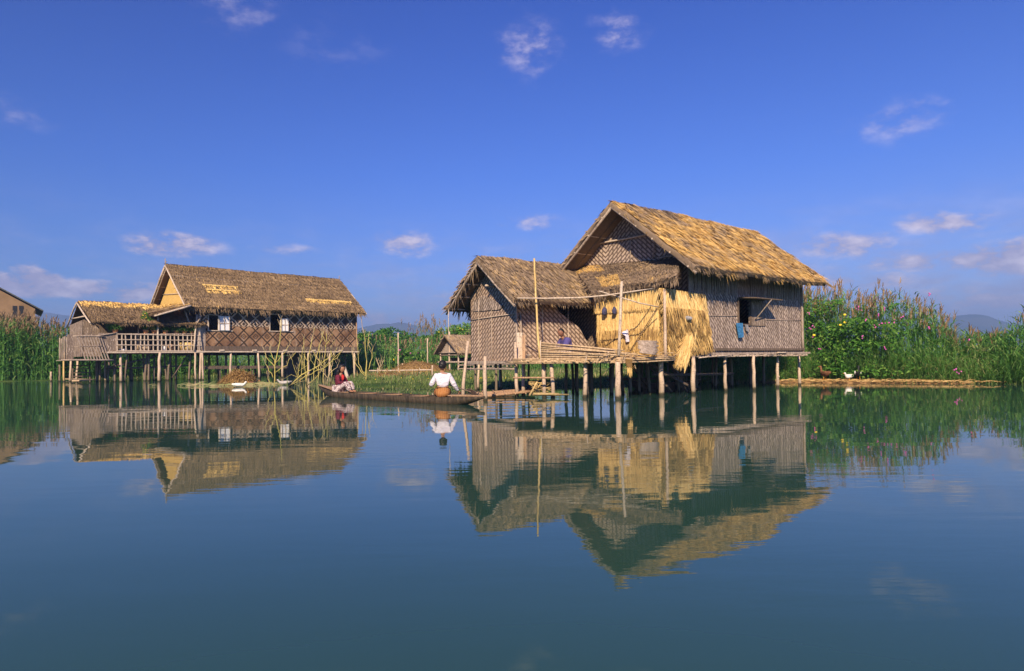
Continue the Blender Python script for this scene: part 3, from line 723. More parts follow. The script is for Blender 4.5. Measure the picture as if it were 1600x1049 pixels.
mb = MB(); mb.slab([(-.12, -.1, KF-.1), (KL, -.1, KF-.1), (KL, KW+.1, KF-.1), (-.12, KW+.1, KF-.1)], (0, 0, .07)); mb.build('floor', M_wood, small)
bars(small, 'floor_beam', M_wood, [((-.1, -.25, KF-.1), (-.1, KW+.3, KF-.12), .04), ((-.14, -.2, KF-.28), (-.14, KW+.2, KF-.3), .03)])
# railing of laid bamboo slats
mb = MB(); ra, rb = F2.lerp(F1, .24), F2.lerp(F1, .98)
for i in range(15):
    k = i/14; za_ = 1.16+.46*k; zb_ = 1.15+.20*k
    a = K.l(Vector((ra.x, ra.y-.03*(i % 2), za_+rnd.uniform(-.01, .01)))); b = K.l(Vector((rb.x+rnd.uniform(-.1, .25), rb.y-.03*(i % 2), zb_)))
    mb.pole(a, b, .019, .016, .004, 6, seg=5)
mb.build('railing', M_slat, small)
bars(small, 'railing_post', M_pale, [(K.l(F2.lerp(F1, .25)+V(0, -.06, 1.0)), K.l(F2.lerp(F1, .25)+V(0, -.06, 1.66)), .02), (K.l(F2.lerp(F1, .68)+V(0, -.06, 1.0)), K.l(F2.lerp(F1, .70)+V(0, -.06, 1.22)), .022), (K.l(F2.lerp(F1, .86)+V(0, -.07, 1.0)), K.l(F2.lerp(F1, .90)+V(0, -.06, 1.30)), .022)])
bars(small, 'railing_post', M_pale, [(K.l(P(936, 545, 19)), K.l(P(960, 553, 18.9)), .02)])
# stilts: sunlit ones in front, dark behind
for px, py, zt, r in ((849, 621, 1.0, .062), (863.5, 621.5, 1.02, .062), (914, 622, 1.02, .062), (817, 618, 1.0, .06), (781, 608.5, 1.0, .055), (746.5, 609, 1.0, .05), (902, 616.5, 1.0, .04), (885, 615.5, 1.0, .055), (938, 615, 1.0, .03)):
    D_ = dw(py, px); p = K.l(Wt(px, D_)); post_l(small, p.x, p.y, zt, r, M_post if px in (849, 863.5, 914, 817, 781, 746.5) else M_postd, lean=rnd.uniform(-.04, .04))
for (x, y) in ((.1, 1.4), (.1, 2.7), (1.2, 2.7), (2.4, 2.7), (3.4, 2.6), (1.2, .1), (2.4, .1), (3.3, .2), (3.5, 1.3)): post_l(small, x, y, 1.0, .045, lean=rnd.uniform(-.05, .05))
for (x, y) in ((3.3, 21.2), (3.6, 20.8), (3.0, 20.6), (2.5, 21.4), (3.95, 21.3), (2.2, 20.3)): 
    p = K.l((x, y, 0)); post_l(small, p.x, p.y, 1.05, rnd.uniform(.035, .055), lean=rnd.uniform(-.1, .1))
bars(small, 'cross_rail', M_brownwood, [(K.l(P(802, 590.5, 19.6)), K.l(P(866, 590.5, 19.6)), .03)])
# clutter on the deck's right end
mb = MB()
for i in range(34):
    a = K.l(F1.lerp(F3, rnd.uniform(-.5, .95))+V(rnd.uniform(-.3, .2), rnd.uniform(0, .5), 1.14+rnd.uniform(0, .13)))
    d = Vector((rnd.uniform(-1, 1), rnd.uniform(-.5, .3), rnd.uniform(-.12, .12))).normalized()
    mb.pole(a, a+d*rnd.uniform(.3, .9), rnd.uniform(.01, .022), .01, .03, 5, seg=3)
mb.build('loose_bamboo', M_slat, small)
thatch(small, 'straw_bundle', K.l(P(975, 560, 18.8)), K.l(P(988, 562, 18.8)), K.l(P(986, 578, 18.9)), K.l(P(982, 577, 18.9)), M_gold, lambda s, t: .7, 120, .3, .03, .05, 30, 10, tilt=.1, ridge=False)

# ================================================================ the house on the left
Lh = Fr(-21, 46, 45); LL, LW, LF = 12.1, 6.0, 1.96
left = thing('stilt_house', 'long stilt house on the left with lozenge patterned walls and two white shutters', 'house', Lh.o, Lh.rz)
def fo(s, t):
    b = .47+.2*noise.noise(V(s*9, t*4, 31))
    w_ = .008*noise.noise(V(s*40, 0, 0))
    if .13+w_ < s < .31 and (abs(t-.49-w_) < .018 or abs(t-.60+w_) < .018): b = .97
    if .66 < s < .95 and abs(t-.72-.06*(s-.66)-w_*2) < .03*min(1, (s-.64)*12, (.97-s)*12): b = .97
    if t > .93: b += .08
    return b
thatch(left, 'roof', (-1.2, 3, 8.02), (12.4, 3, 8.0), (12.55, -.75, 4.98), (-1.15, -.75, 4.86), M_old, fo, 12000, .30, .06, .16, 420, 90, .09, .05, .07, eave=.34)
thatch(left, 'roof', (12.4, 3, 8.0), (-1.2, 3, 8.02), (-1.15, 6.75, 4.86), (12.55, 6.75, 4.98), M_old, lambda s, t: .4, 500, .5, .08, .16, 120, 40)
pat = [MB(), MB(), MB()]
for k in range(760):                                          # brighter new bundles laid along the slope stand a little proud
    j = rnd.randint(0, 1); s = rnd.uniform(.13, .31); t = (.475, .585)[j]+rnd.gauss(0, .006)
    if rnd.random() < .55: j = 2; s = rnd.uniform(.66, .95); t = .70+.06*(s-.66)+rnd.gauss(0, .010)
    p = V(-1.2, 3, 8.02).lerp(V(12.4, 3, 8.0), s).lerp(V(-1.15, -.75, 4.86).lerp(V(12.55, -.75, 4.98), s), t)
    pat[j].blade(p+V(0, -.04, .09), V(rnd.gauss(0, .1), -.76, -.62).normalized(), rnd.uniform(.08, .17), .05, V(1, 0, 0), .03, 2, rnd.uniform(.88, 1), 0, .3)
for mb in pat: mb.build('thatch_patch', M_old, left)
bars(left, 'ridge_pole', M_wood, [((-1.15, 1.9, 7.16), (3, 1.88, 7.12), .02), ((3, 1.88, 7.12), (8.6, 1.95, 7.17), .02)])
wq = [Lh.hit(325, 492, 1, 0), Lh.hit(341, 517, 1, 0), Lh.hit(421, 491, 1, 0), Lh.hit(437.5, 518, 1, 0)]
H1 = (wq[0].x, wq[1].x, wq[1].z, wq[0].z); H2 = (wq[2].x, wq[3].x, wq[3].z, wq[2].z)
LT = 5.42; ZB = 3.68
def cut(h, a, b): return (h[0], h[1], max(h[2], a), min(h[3], b))
wall(left, 'wall', M_loz, .35, LL, LF, ZB, 0, holes=[cut(H1, LF, ZB), cut(H2, LF, ZB)])
wall(left, 'wall', M_loz_t, 0, LL, ZB+.003, LT, 0, holes=[cut(H1, ZB+.003, LT), cut(H2, ZB+.003, LT)])
wall(left, 'wall', M_wood, -.02, .345, LF, ZB, 0)
wall(left, 'wall', M_loz, 0, LL, LF, LT, LW-.05)
gable(left, 'wall', M_loz, 0, LW, LF, LT, 7.85, 0)
mb = MB(); mb.slab([(-.72, -.05, 4.75), (-.72, -.05, 5.0), (-.72, 3, 7.72), (-.72, 6.05, 5.0), (-.72, 6.05, 4.75)], (.05, 0, 0)); mb.build('wall', M_weave_g, left, 'golden woven gable wall')
gable(left, 'wall', M_weave, 0, LW, LF, LT, 7.85, LL-.05)
bars(left, 'batten', M_pale, [((-.76, 1.0, 5.9), (-.76, 5, 6.1), .03)])
rafters(left, -1.15, LW, 3, 8.0, 3.75, 4.88, 4)
bars(left, 'rafter', M_pale, [((-1.24, 3, 7.92), (-1.22, -.8, 4.78), .06), ((-1.24, 3, 7.92), (-1.22, 6.8, 4.78), .06), ((12.5, 3, 7.9), (12.6, -.78, 4.9), .04)], n=6)
bars(left, 'finial', M_wood, [((-1.2, 3.0, 7.9), (-1.22, 3.0, 8.42), .03), ((12.4, 3, 7.9), (12.4, 3, 8.3), .03), ((-1.2, 2.8, 8.2), (-1.2, 3.2, 8.05), .03)])
bars(left, 'eave_prop', M_wood, [(Lh.hit(564, 490, 1, -.7), Lh.hit(567, 521, 1, -.7), .03)])
bars(left, 'corner_post', M_pale, [((-.05, -.05, LF-.1), (-.05, -.05, 4.9), .10), ((-.5, -.25, LF), (-.3, -.25, 4.4), .07), ((.1, -.08, LF), (-.25, -.1, 4.2), .05)], n=6)
bars(left, 'corner_post', M_brownwood, [((LL+.03, -.03, LF-.1), (LL+.03, -.03, LT-.2), .05)])
mb = MB(); mb.bar((.3, -.05, LF+.18), (LL, -.05, LF+.18), .06, .30); mb.build('base_board', M_dark, left)
mb = MB(); mb.bar((-.3, -.16, LF-.05), (LL+.1, -.16, LF-.05), .14, .10)
for i in range(5): mb.bar((1.2+i*2.3, -.22, LF+.03), (1.5+i*2.3, -.22, LF+.05), .12, .12)
mb.build('floor_beam', M_pale, left)
mb = MB(); mb.slab([(0, 0, LF-.12), (LL, 0, LF-.12), (LL, LW, LF-.12), (0, LW, LF-.12)], (0, 0, .08))
for i in range(16): mb.bar((i*LL/15, 0, LF-.2), (i*LL/15, LW, LF-.2), .08, .1)
mb.build('floor', M_dark, left)
for h, sx in ((H1, (341.5, 359)), (H2, (438.5, 451))):
    w0, w1, z0, z1 = h
    mb = MB()
    for a, b in (((w0, -.04, z0), (w0, -.04, z1)), ((w1, -.04, z0), (w1, -.04, z1)), ((w0-.05, -.04, z0), (w1+1.0, -.04, z0)), ((w0, -.04, z1), (w1, -.04, z1))): mb.bar(a, b, .06, .06)
    wn = mb.build('window', M_pale, left)
    a0 = Lh.hit(sx[0], 493, 1, -.1); a1 = Lh.hit(sx[1], 517.5, 1, -.12)
    zt_ = z1-.06 if h is H1 else z1-.28
    mb = MB(); mb.slab([(a0.x, -.10, z0+.03), (a1.x, -.16, z0+.03), (a1.x, -.16, zt_), (a0.x, -.10, zt_)], (0, .04, 0)); s1 = mb.build('shutter', M_white, wn, 'white painted wooden shutter folded back')
    mb = MB(); xm = (a0.x+a1.x)/2; zm = (z0+zt_)/2; k = .035
    for a, b in (((xm, -.165, z0+.03), (xm, -.165, zt_)), ((a0.x, -.165, zm), (a1.x, -.165, zm)), ((a0.x+k, -.165, z0+.03), (a0.x+k, -.165, zt_)), ((a1.x-k, -.165, z0+.03), (a1.x-k, -.165, zt_))): mb.bar(a, b, .05, .015, up=(0, 1, 0))
    mb.build('rail', M_pale, s1)
# verandah: roof, floor, posts, railing
r0, r1 = (-6.6, 2.3, 5.12), (.2, 2.3, 5.10)
def fv(s, t): return (.93 if t < .2+.05*noise.noise(V(s*14, 0, 0)) else .42+.2*noise.noise(V(s*7, t*3, 44)))
thatch(left, 'verandah_roof', r0, r1, (.2, -.45, 3.72), (-6.45, -.45, 3.70), M_old, fv, 3600, .38, .06, .12, 200, 60, .09, .05, .07, eave=.2)
thatch(left, 'verandah_roof', r1, r0, (-6.45, 5.1, 3.7), (.2, 5.1, 3.72), M_old, lambda s, t: .4, 300, .4, .08, .12, 60, 20)
bars(left, 'rafter', M_pale, [((-6.68, 2.3, 5.04), (-6.6, -.5, 3.6), .055), ((-6.68, 2.3, 5.04), (-6.6, 5.2, 3.6), .055), ((-6.6, .9, 4.1), (-6.6, 3.8, 4.1), .05), ((-6.55, 1.5, 4.5), (-6.0, 1.5, 4.5), .04)], n=6)
la, lb = Lh.hit(298, 475, 1, -1.0), Lh.hit(241, 491, 1, -1.0)
bars(left, 'fascia', M_pale, [(la+V(0, -.05, -.12), lb+V(0, -.05, -.12), .07)], n=6)
thatch(left, 'lean_to_roof', (la.x, 4.5, la.z+.25), (la.x, -1.0, la.z), (lb.x, -1.0, lb.z), (lb.x-.2, 4.5, lb.z+.1), M_old, lambda s, t: .85-.5*t+.1*noise.noise(V(s*8, t*3, 4)), 1300, .36, .06, .12, 80, 40, .09, .04, .05, eave=.2)
VF = 1.93
mb = MB(); mb.slab([(-5.6, -.12, VF-.1), (0, -.12, VF-.1), (0, LW, VF-.1), (-5.6, LW, VF-.1)], (0, 0, .08)); mb.build('verandah_floor', M_dark, left)
mb = MB(); mb.bar((-5.7, -.17, VF-.07), (.2, -.17, VF-.05), .08, .10); mb.build('floor_beam', M_pale, left)
x0v, x1v = Lh.at(183, -.15), Lh.at(311, -.15)
zt1 = Lh.hit(250, 522.5, 1, -.15).z
mb = MB()
nb = 19
for i in range(nb+1):
    x = x0v+(x1v-x0v)*i/nb+rnd.uniform(-.03, .03); mb.bar((x, -.15, VF-.05), (x+rnd.uniform(-.05, .05), -.15, zt1+rnd.uniform(-.02, .03)), .06, .04, .5, 0, (0, 1, 0))
for k in (.03, .36, .66, .97): mb.bar((x0v-.05, -.185, VF+(zt1-VF)*k), (x1v+.1, -.185, VF+(zt1-VF)*k+rnd.uniform(-.02, .02)), .03, .05)
mb.build('railing', M_pale, left, 'pale lattice railing')
for px in (247, 309):
    x = Lh.at(px, -.1); bars(left, 'verandah_post', M_pale, [((x, -.1, VF-.1), (x, -.1, Lh.hit(px, 494, 1, -.1).z), .07)])
x = Lh.at(216, 1.0); bars(left, 'verandah_post', M_pale, [((x, 1.0, VF), (x, 1.0, 4.0), .05)])
bars(left, 'brace', M_wood, [(Lh.hit(288, 484, 1, -.3), Lh.hit(297, 508, 1, -.3), .07)], n=4)
bars(left, 'brace', M_wood, [(Lh.hit(315, 493, 1, -.35), Lh.hit(304, 512, 1, -.35), .05)], n=4)
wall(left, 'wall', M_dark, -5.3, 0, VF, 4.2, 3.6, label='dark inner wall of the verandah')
xa, xb = Lh.at(155, -.1), Lh.at(183, -.1)
wall(left, 'wall', M_mat, xa, xb, VF-.05, zt1+.02, -.14, th=.04, label='low grey mat panel beside the railing')
bars(left, 'rail', M_wood, [(Lh.hit(150, 525, 1, -.2), Lh.hit(184, 520, 1, -.2), .04)])
xc, xd = Lh.at(129, 1.4), Lh.at(155, 1.4)
mb = MB(); mb.slab([(xc, 1.4, VF-.3), (xd+.1, 1.4, VF-.3), (xd, 1.4, 3.5), (xd-.7, 1.4, 3.95), (xc, 1.4, 3.9)], (0, .05, 0)); mb.build('wall', M_mat, left, 'grey mat end wall under the small roof')
mb = MB(); mb.slab([(xc, 1.4, VF-.3), (xc, 1.4, 3.9), (xc, 4.6, 3.7), (xc, 4.6, VF-.3)], (.05, 0, 0)); mb.build('wall', M_mat, left)
# the lower stage with leaning slats and steps
xe, xf = Lh.at(104, -.2), Lh.at(168, -.2)
SF = Lh.hit(140, 563, 1, -.2).z
mb = MB()
for i in range(3): mb.pole((xe-.2, -.3+.25*i, SF+rnd.uniform(-.03, .03)), (xf+.3, -.3+.25*i, SF), .05, .045, .006, 6)
mb.slab([(xe, -.2, SF-.02), (xf, -.2, SF-.02), (xf, 2.4, SF-.02), (xe, 2.4, SF-.02)], (0, 0, .05))
mb.build('lower_stage', M_wood, left)
zl = Lh.hit(140, 526, 1, -.2).z
mb = MB()
for i in range(9):
    x = xe+.55+(xf-xe-.9)*i/8; mb.bar((x+.45, -.2, SF-.05), (x, -.2, zl+rnd.uniform(-.08, .12)), .06, .035, .5, 0, (0, 1, 0))
mb.pole((xe+.3, -.24, zl), (xf-.2, -.24, zl+.02), .05, .045, .01, 6)
mb.pole((xe+.4, -.24, (zl+SF)/2+.1), (xf-.3, -.24, (zl+SF)/2+.15), .02, .02, .01, 6)
mb.build('slat_fence', M_wood, left)
wall(left, 'wall', M_mat, xe+.05, xe+.38, SF, zl+.1, -.1, th=.04, label='narrow grey mat at the far left corner')
for i in range(5): bars(left, 'slat', M_wood, [((xe+.1, .2+.45*i, SF), (xe+.1, .2+.45*i, zl+rnd.uniform(-.1, .05)), .04)])
st = MB(); xs0, xs1 = Lh.at(112, .6), Lh.at(139, .6)
for i in range(5):
    z = .2+i*(SF-.3)/5; st.bar((xs0+i*.05, .6+.22*i, z), (xs1+i*.05, .6+.22*i, z), .24, .06)
for x in (xs0, xs1): st.bar((x, .4, 0), (x+.3, 1.8, SF), .06, .14)
st.build('steps', M_dark, left)
mb = MB(); mb.bar(Lh.hit(108, 592, 2, .12), Lh.hit(140, 594, 2, .12), .7, .06); mb.bar(Lh.hit(118, 595, 2, .18), Lh.hit(134, 594, 2, .18), .4, .08); mb.build('landing_plank', M_slat, left)
# stilts
for px, py, zt, r, mt in ((100.5, 597, SF+1.15-1.3, .06, M_posty), (109, 597, SF, .075, M_post), (120, 597.5, SF, .075, M_post), (165, 596, SF, .08, M_post), (178, 597, VF-.1, .08, M_post), (189, 597.5, VF-.1, .08, M_post),
                          (249, 597, VF-.1, .09, M_post), (306, 594.5, VF-.1, .065, M_post), (312.5, 594.5, VF-.1, .065, M_post), (317.5, 594.5, VF-.1, .065, M_post), (146, 592, SF, .06, M_post), (135, 592, SF, .05, M_postd)):
    p = Lh.l(Wt(px, dw(py, px))); post_l(left, p.x, p.y, zt if px > 101 else 1.95, r, mt, lean=rnd.uniform(-.06, .06))
for i, px in enumerate((360, 404, 441, 481, 515, 553)):
    x = Lh.at(px, -.1, 0); post_l(left, x, -.12, LF-.1, .075, M_post, lean=rnd.uniform(-.05, .05))
for y in (1.2, 2.6, 4.2, 5.7):
    for i in range(10):
        x = -5.2+i*17.0/9+rnd.uniform(-.4, .4); post_l(left, x, y+rnd.uniform(-.3, .3), LF-.12, rnd.uniform(.055, .08), lean=rnd.uniform(-.12, .12))
for i in range(9):
    x = rnd.uniform(-5, 0); post_l(left, x, rnd.uniform(.2, 1), LF-.12, rnd.uniform(.05, .07), lean=rnd.uniform(-.2, .2))
bars(left, 'brace', M_dark, [((-5.5, .5, .9), (-2.2, .6, VF-.2), .06), ((-5.4, .8, .85), (0, .9, 1.0), .06), ((5.0, 1.4, 1.9), (6.0, 1.4, 1.2), .05), ((6.6, 1.2, 1.9), (5.8, 1.2, 1.0), .05), ((11, 1, 1.9), (11.8, 1, 1.2), .05), ((-.5, .5, 1.9), (-1.6, .6, .2), .05)])
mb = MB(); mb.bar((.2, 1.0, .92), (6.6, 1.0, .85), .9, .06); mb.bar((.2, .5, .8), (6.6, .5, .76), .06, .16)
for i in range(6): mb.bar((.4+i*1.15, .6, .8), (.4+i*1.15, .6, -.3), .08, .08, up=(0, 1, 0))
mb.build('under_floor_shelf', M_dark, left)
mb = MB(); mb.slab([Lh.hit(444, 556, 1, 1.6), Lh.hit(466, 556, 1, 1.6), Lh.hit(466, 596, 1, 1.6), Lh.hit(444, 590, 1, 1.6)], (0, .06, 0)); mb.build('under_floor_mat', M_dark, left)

# ================================================================ the shack in the marsh and the far building
def frame_from(px, D, deg): p = Wt(px, D); return Fr(p.x, p.y, deg)
Sk = Fr(*Wt(722, 56).xy, 38)
shack = thing('shack', 'small open thatched shack on posts behind the seated woman', 'hut', Sk.o, Sk.rz)
def shk(px, py, y): return Sk.hit(px, py, 1, y)
a = Sk.hit(694, 523, 1, 1.35); zr = a.z; xr = a.x
e = Sk.hit(719, 552, 1, -.35); ze = e.z
thatch(shack, 'roof', (xr, 1.35, zr), (xr+6.5, 1.35, zr), (xr+6.5, -.4, ze), (xr+.2, -.4, ze), M_thatch, lambda s, t: .5+.12*noise.noise(V(s*8, t*3, 3)), 1500, .4, .07, .12, 120, 30, eave=.25)
thatch(shack, 'roof', (xr+6.5, 1.35, zr), (xr, 1.35, zr), (xr, 3.1, ze), (xr+6.5, 3.1, ze), M_thatch, lambda s, t: .4, 200, .4, .09, .12, 40, 20)
mb = MB()
for i in range(16):
    y = .1+2.5*i/15; zt_ = zr-.25-(zr-ze)*abs(y-1.35)/1.75; 
    if zt_ > ze+.12: mb.bar((xr+.55, y, ze+.1), (xr+.55, y, zt_), .14, .03, .5, 0, (1, 0, 0))
mb.build('gable_boards', M_wood, shack)
bars(shack, 'tie_beam', M_wood, [((xr+.4, -.3, ze+.06), (xr+.4, 3.0, ze+.06), .05), ((xr+.4, -.1, ze-.15), (xr+.4, 2.8, ze-.15), .04)])
for (x, y) in ((xr+.5, 0), (xr+.5, 2.7), (xr+3, 0), (xr+3, 2.7), (xr+5.5, 0), (xr+5.5, 2.7), (xr+.5, 1.35)): post_l(shack, x, y, ze+.1 if y != 1.35 else zr+.25, .07, M_post, zb=0)
bars(shack, 'platform', M_wood, [((xr+.2, -.3+.3*i, 1.0), (xr+6, -.3+.3*i, 1.0), .07) for i in range(11)])
wall(shack, 'wall', M_dark, xr+1.2, xr+5.8, 1.0, ze-.35, 2.3)
bars(shack, 'lower_rail', M_wood, [((xr+.2, -.35, .75), (xr+6, -.35, .7), .05), ((xr+.2, -.3, .45), (xr+6, -.3, .5), .04)])
for i in range(12): post_l(shack, xr+.6+i*.48, -.2+rnd.uniform(-.1, .3), .95, .04, M_pale, zb=0)

Fh = Fr(*Wt(-40, 72).xy, 36)
farh = thing('house', 'tan walled building with a dark sloping roof at the left edge behind the reeds', 'house', Fh.o, Fh.rz)
zz0 = Fh.hit(68, 487, 1, 0).z; xx0 = Fh.hit(68, 487, 1, 0).x; zz1 = Fh.hit(0, 451, 1, 0).z; xx1 = Fh.hit(0, 451, 1, 0).x
slp = (zz1-zz0)/(xx0-xx1); xm_ = xx0-7.2; zap = zz0+slp*7.2
wl, wr = xx0-13.6, xx0-.75
mb = MB(); mb.slab([(wl, 0.6, 0), (wr, 0.6, 0), (wr, .6, zz0+slp*.75-.12), (xm_, .6, zap-.12), (wl, .6, zz0+slp*.75-.12)], (0, 9, 0)); mb.build('wall', M_plaster, farh)
for sg in (1, -1):
    mb = MB(); q = xm_+sg*7.2
    mb.slab([(xm_, 0, zap), (q, 0, zz0), (q, 10, zz0), (xm_, 10, zap)], (0, 0, .14)); mb.build('roof', M_iron, farh)
for px in (23, 33):
    a = Fh.hit(px-4, 478, 1, .58); b = Fh.hit(px+4, 497, 1, .58)
    mb = MB(); mb.box(((a.x+b.x)/2, .58, (a.z+b.z)/2), (abs(b.x-a.x)/2*.85, .04, abs(a.z-b.z)/2)); w_ = mb.build('window', M_black, farh)
    mb = MB(); mb.box(((a.x+b.x)/2, .52, b.z-.05), (abs(b.x-a.x)/2*1.1, .06, .06)); mb.build('sill', M_brownwood, w_)

# ================================================================ things on and under the big house
def item(name, label, cat, mb, mats, group=None):
    return tag(mb.build(name, mats), label, cat, group)
mb = MB(); c = K.w(0, 0, 0)
q = [B.w(*B.hit(px, py, 1, -.12)) for px, py in ((1152, 505), (1159, 505), (1161, 527), (1156, 528))]
nb_ = B.M @ V(0, .05, 0)
n_ = 6
for i in range(n_):
    k0, k1 = i/n_, (i+1)/n_
    a, b = q[0].lerp(q[1], k0), q[0].lerp(q[1], k1); c2, d2 = q[3].lerp(q[2], k1), q[3].lerp(q[2], k0)
    o = -nb_*(.7*(i % 2)); mb.slab([a+o, b+o, c2+o, d2+o], nb_)
item('cloth', 'bright blue cloth hanging below the dark window of the large house', 'cloth', mb, M_blue)
mb = MB(); q = [B.w(*B.hit(px, py, 1, -.09)) for px, py in ((1165, 507), (1169, 508), (1171, 521), (1167, 517))]
mb.slab(q, nb_*.6); item('cloth', 'pale grey rag hanging from the window ledge beside the blue cloth', 'cloth', mb, M_graybag)
def sack(name, label, cat, c, sx, sz, mat, out, group=None, lumps=.25):
    bm = bmesh.new(); bmesh.ops.create_icosphere(bm, subdivisions=2, radius=1)
    for v in bm.verts:
        p = v.co; k = 1+lumps*noise.noise(p*1.7+Vector(c)); p.x *= sx*k*(1-.35*max(0, p.z)); p.y *= sx*.7*k; p.z *= sz*k
    me = bpy.data.meshes.new(name); bm.to_mesh(me); bm.free(); me.materials.append(mat)
    for f in me.polygons: f.use_smooth = True
    o = bpy.data.objects.new(name, me); COL.objects.link(o); o.location = Vector(c)+Vector(out); o.rotation_euler = (0, 0, rnd.uniform(0, 3))
    return tag(o, label, cat, group)
na = B.M @ V(-.12, 0, 0)
sack('bag', 'dark blue bundle on the straw wall, left of the two under the upper seam', 'bag', B.w(*B.hit(948.5, 487, 0, CX)), .11, .14, M_bluegrey, na)
sack('bag', 'dark blue bundle behind the upright pole on the straw wall', 'bag', B.w(*B.hit(964, 486, 0, CX)), .09, .13, M_bluegrey, na)
sack('bag', 'small grey sack stuck in the straw near the corner of the straw wall', 'bag', B.w(*B.hit(1066, 498, 1, CY)), .15, .08, M_graybag, B.M @ V(0, -.2, 0))
mb = MB(); q = [B.w(*B.hit(px, py, 0, CX-.18)) for px, py in ((976, 518), (979.5, 515), (982, 534), (978, 535))]; mb.slab(q, B.M @ V(.05, 0, 0)); mb.slab([q[0]+V(-.1, 0, -.05), q[0]+V(-.02, 0, .02), q[1]+V(0, 0, -.1), q[1]+V(-.05, 0, -.2)], B.M @ V(.04, 0, 0))
item('cloth', 'white rag hanging against the lower straw wall', 'cloth', mb, M_blouse)
mb = MB()
for i in range(20):
    a = P(996+rnd.uniform(0, 5), 533+i*.95, 19.4-.02*i); b = P(1027+rnd.uniform(-3, 2), 533.5+i*1.1, 19.6-.02*i); mb.pole(a, b, .016, .014, .006, 5, seg=3)
item('bamboo_bundle', 'stack of thin grey bamboo sticks leaning at the straw wall corner', 'bundle', mb, M_wood)
# tall thin pole and the drying lines
mb = MB(); mb.pole(P(843.5, 560, 19.75), P(834.5, 404, 19.95), .035, .025, .006, 7, seg=8)
item('bamboo_pole', 'tall yellow bamboo pole standing in front of the small grey roof', 'pole', mb, M_posty)
mb = MB(); mb.tube([P(808, 466, 19.7), P(850, 466.5, 19.6), P(905, 465.5, 19.4), P(945, 462, 19.3), P(1000, 454, 19.3), P(1020, 451, 19.6)], [.02, .024, .024, .022, .02, .014], 6)
item('drying_pole', 'long thin pale pole slung across under the eaves of both roofs', 'pole', mb, M_pale)
mb = MB(); mb.tube([P(936, 455, 19.5), P(970, 465, 19.4), P(1000, 474, 19.4), P(1029, 480, 19.75)], [.018, .02, .02, .015], 6)
item('drying_pole', 'short thin pole sloping down to the right across the golden straw wall', 'pole', mb, M_pale)
# white basin, doorway post things
bm_ = MB(); c = K.w(.15, -.35, 1.16)
rg = [[(c.x+r*math.cos(a), c.y+r*math.sin(a), c.z+z) for a in [i*math.pi/8 for i in range(16)]] for r, z in ((.10, 0), (.17, .10), (.18, .10), (.16, .09), (.09, .01))]
idr = [[bm_.vert(p) for p in r] for r in rg]
for a, b in zip(idr, idr[1:]):
    for i in range(16): bm_.face((a[i], a[(i+1) % 16], b[(i+1) % 16], b[i]), 0, True)
bm_.face(idr[0][::-1]); bm_.face(idr[-1]); item('basin', 'white basin on the deck at the foot of the small house corner', 'basin', bm_, M_white)
mb = MB(); pa, pb = P(812, 562, 20.9), P(812, 520, 20.9); mb.bar(pa, pb, .16, .03, up=(0, 1, 0))
item('board', 'pale upright board leaning at the corner of the small woven house', 'board', mb, M_pale)
mb = MB(); mb.bar(P(818.5, 562, 20.8), P(818.5, 524, 20.8), .09, .05, up=(0, 1, 0)); 
item('board', 'narrow brown upright board beside the pale one at the small house corner', 'board', mb, M_brownwood)

# mooring stakes in front of the small house
def stake(px, py, D, px2, py2, r, mat, label, group=None, D2=None):
    mb = MB(); a = Wt(px, D, -.6); b = P(px2, py2, D2 or D); a0 = Wt(px, D, 0); a = a0+(a0-b)*.3; mb.pole(a, b, r*1.1, r*.85, .006, 8, seg=7)
    return item('stake', label, 'stake', mb, mat, group)
stake(722.5, 624, 19.4, 731, 533, .048, M_post, 'tall stake leaning right beside the stern of the canoe')
stake(758, 626, 18.6, 757.5, 557, .055, M_post, 'straight pale stake standing between the canoe bow and the raft')
stake(806.5, 618, 20.6, 805, 535, .055, M_post, 'thick grey stake with a cross rail in front of the small house corner')
stake(79.5, 596, 46.5, 80, 581, .07, M_post, 'short stump in the water left of the lower stage')
stake(93, 597, 45.5, 93, 570, .07, M_postd, 'dark stake beside the yellow bamboo post at the far left')
stake(622, 579, 58, 622, 520, .07, M_post, 'tall bare pole in the marsh left of the shack')
stake(629, 579, 58, 629, 568, .07, M_post, 'short stump beside the tall bare pole in the marsh')
stake(668, 579, 57, 668, 529, .06, M_post, 'thin pole standing just left of the shack')
stake(675, 588, 38, 675.5, 571, .05, M_post, 'pale stump in the weeds left of the woman')
stake(544, 590, 44, 537, 572, .12, M_pale, 'pale plank stub leaning left behind the girl')

# raft of planks and bamboo by the stakes
mb = MB()
for i in range(9):
    a = Wt(742+i*2, 21.6-.2*i, .06); b = Wt(832+rnd.uniform(-5, 5), 22.6-.22*i, .14); mb.pole(a, b, .045, .04, .006, 6, seg=4)
for i in range(5): mb.pole(Wt(752+i*16, 22.6, .12), Wt(757+i*16, 19.9, .12), .025, .02, .01, 6, seg=2)
item('raft', 'narrow raft of brown bamboo poles floating beside the stakes', 'raft', mb, M_brownwood)
mb = MB()
for i in range(30):
    a = P(rnd.uniform(826, 846), rnd.uniform(597, 618), rnd.uniform(20, 20.8)); b = P(rnd.uniform(838, 872), rnd.uniform(592, 618), rnd.uniform(20, 20.8)); mb.pole(a, b, .014, .012, .01, 5, seg=2)
for i in range(4): mb.pole(P(830, 615+i*.8, 19.6), P(884+rnd.uniform(-20, 5), 615.5+i*.8, 19.6), .028, .025, .01, 6, seg=3)
mb.pole(P(827, 619, 19.4), P(841, 594, 19.8), .03, .025, 0, 6)
item('fish_trap', 'tangle of yellow bamboo sticks floating under the deck', 'trap', mb, M_posty)
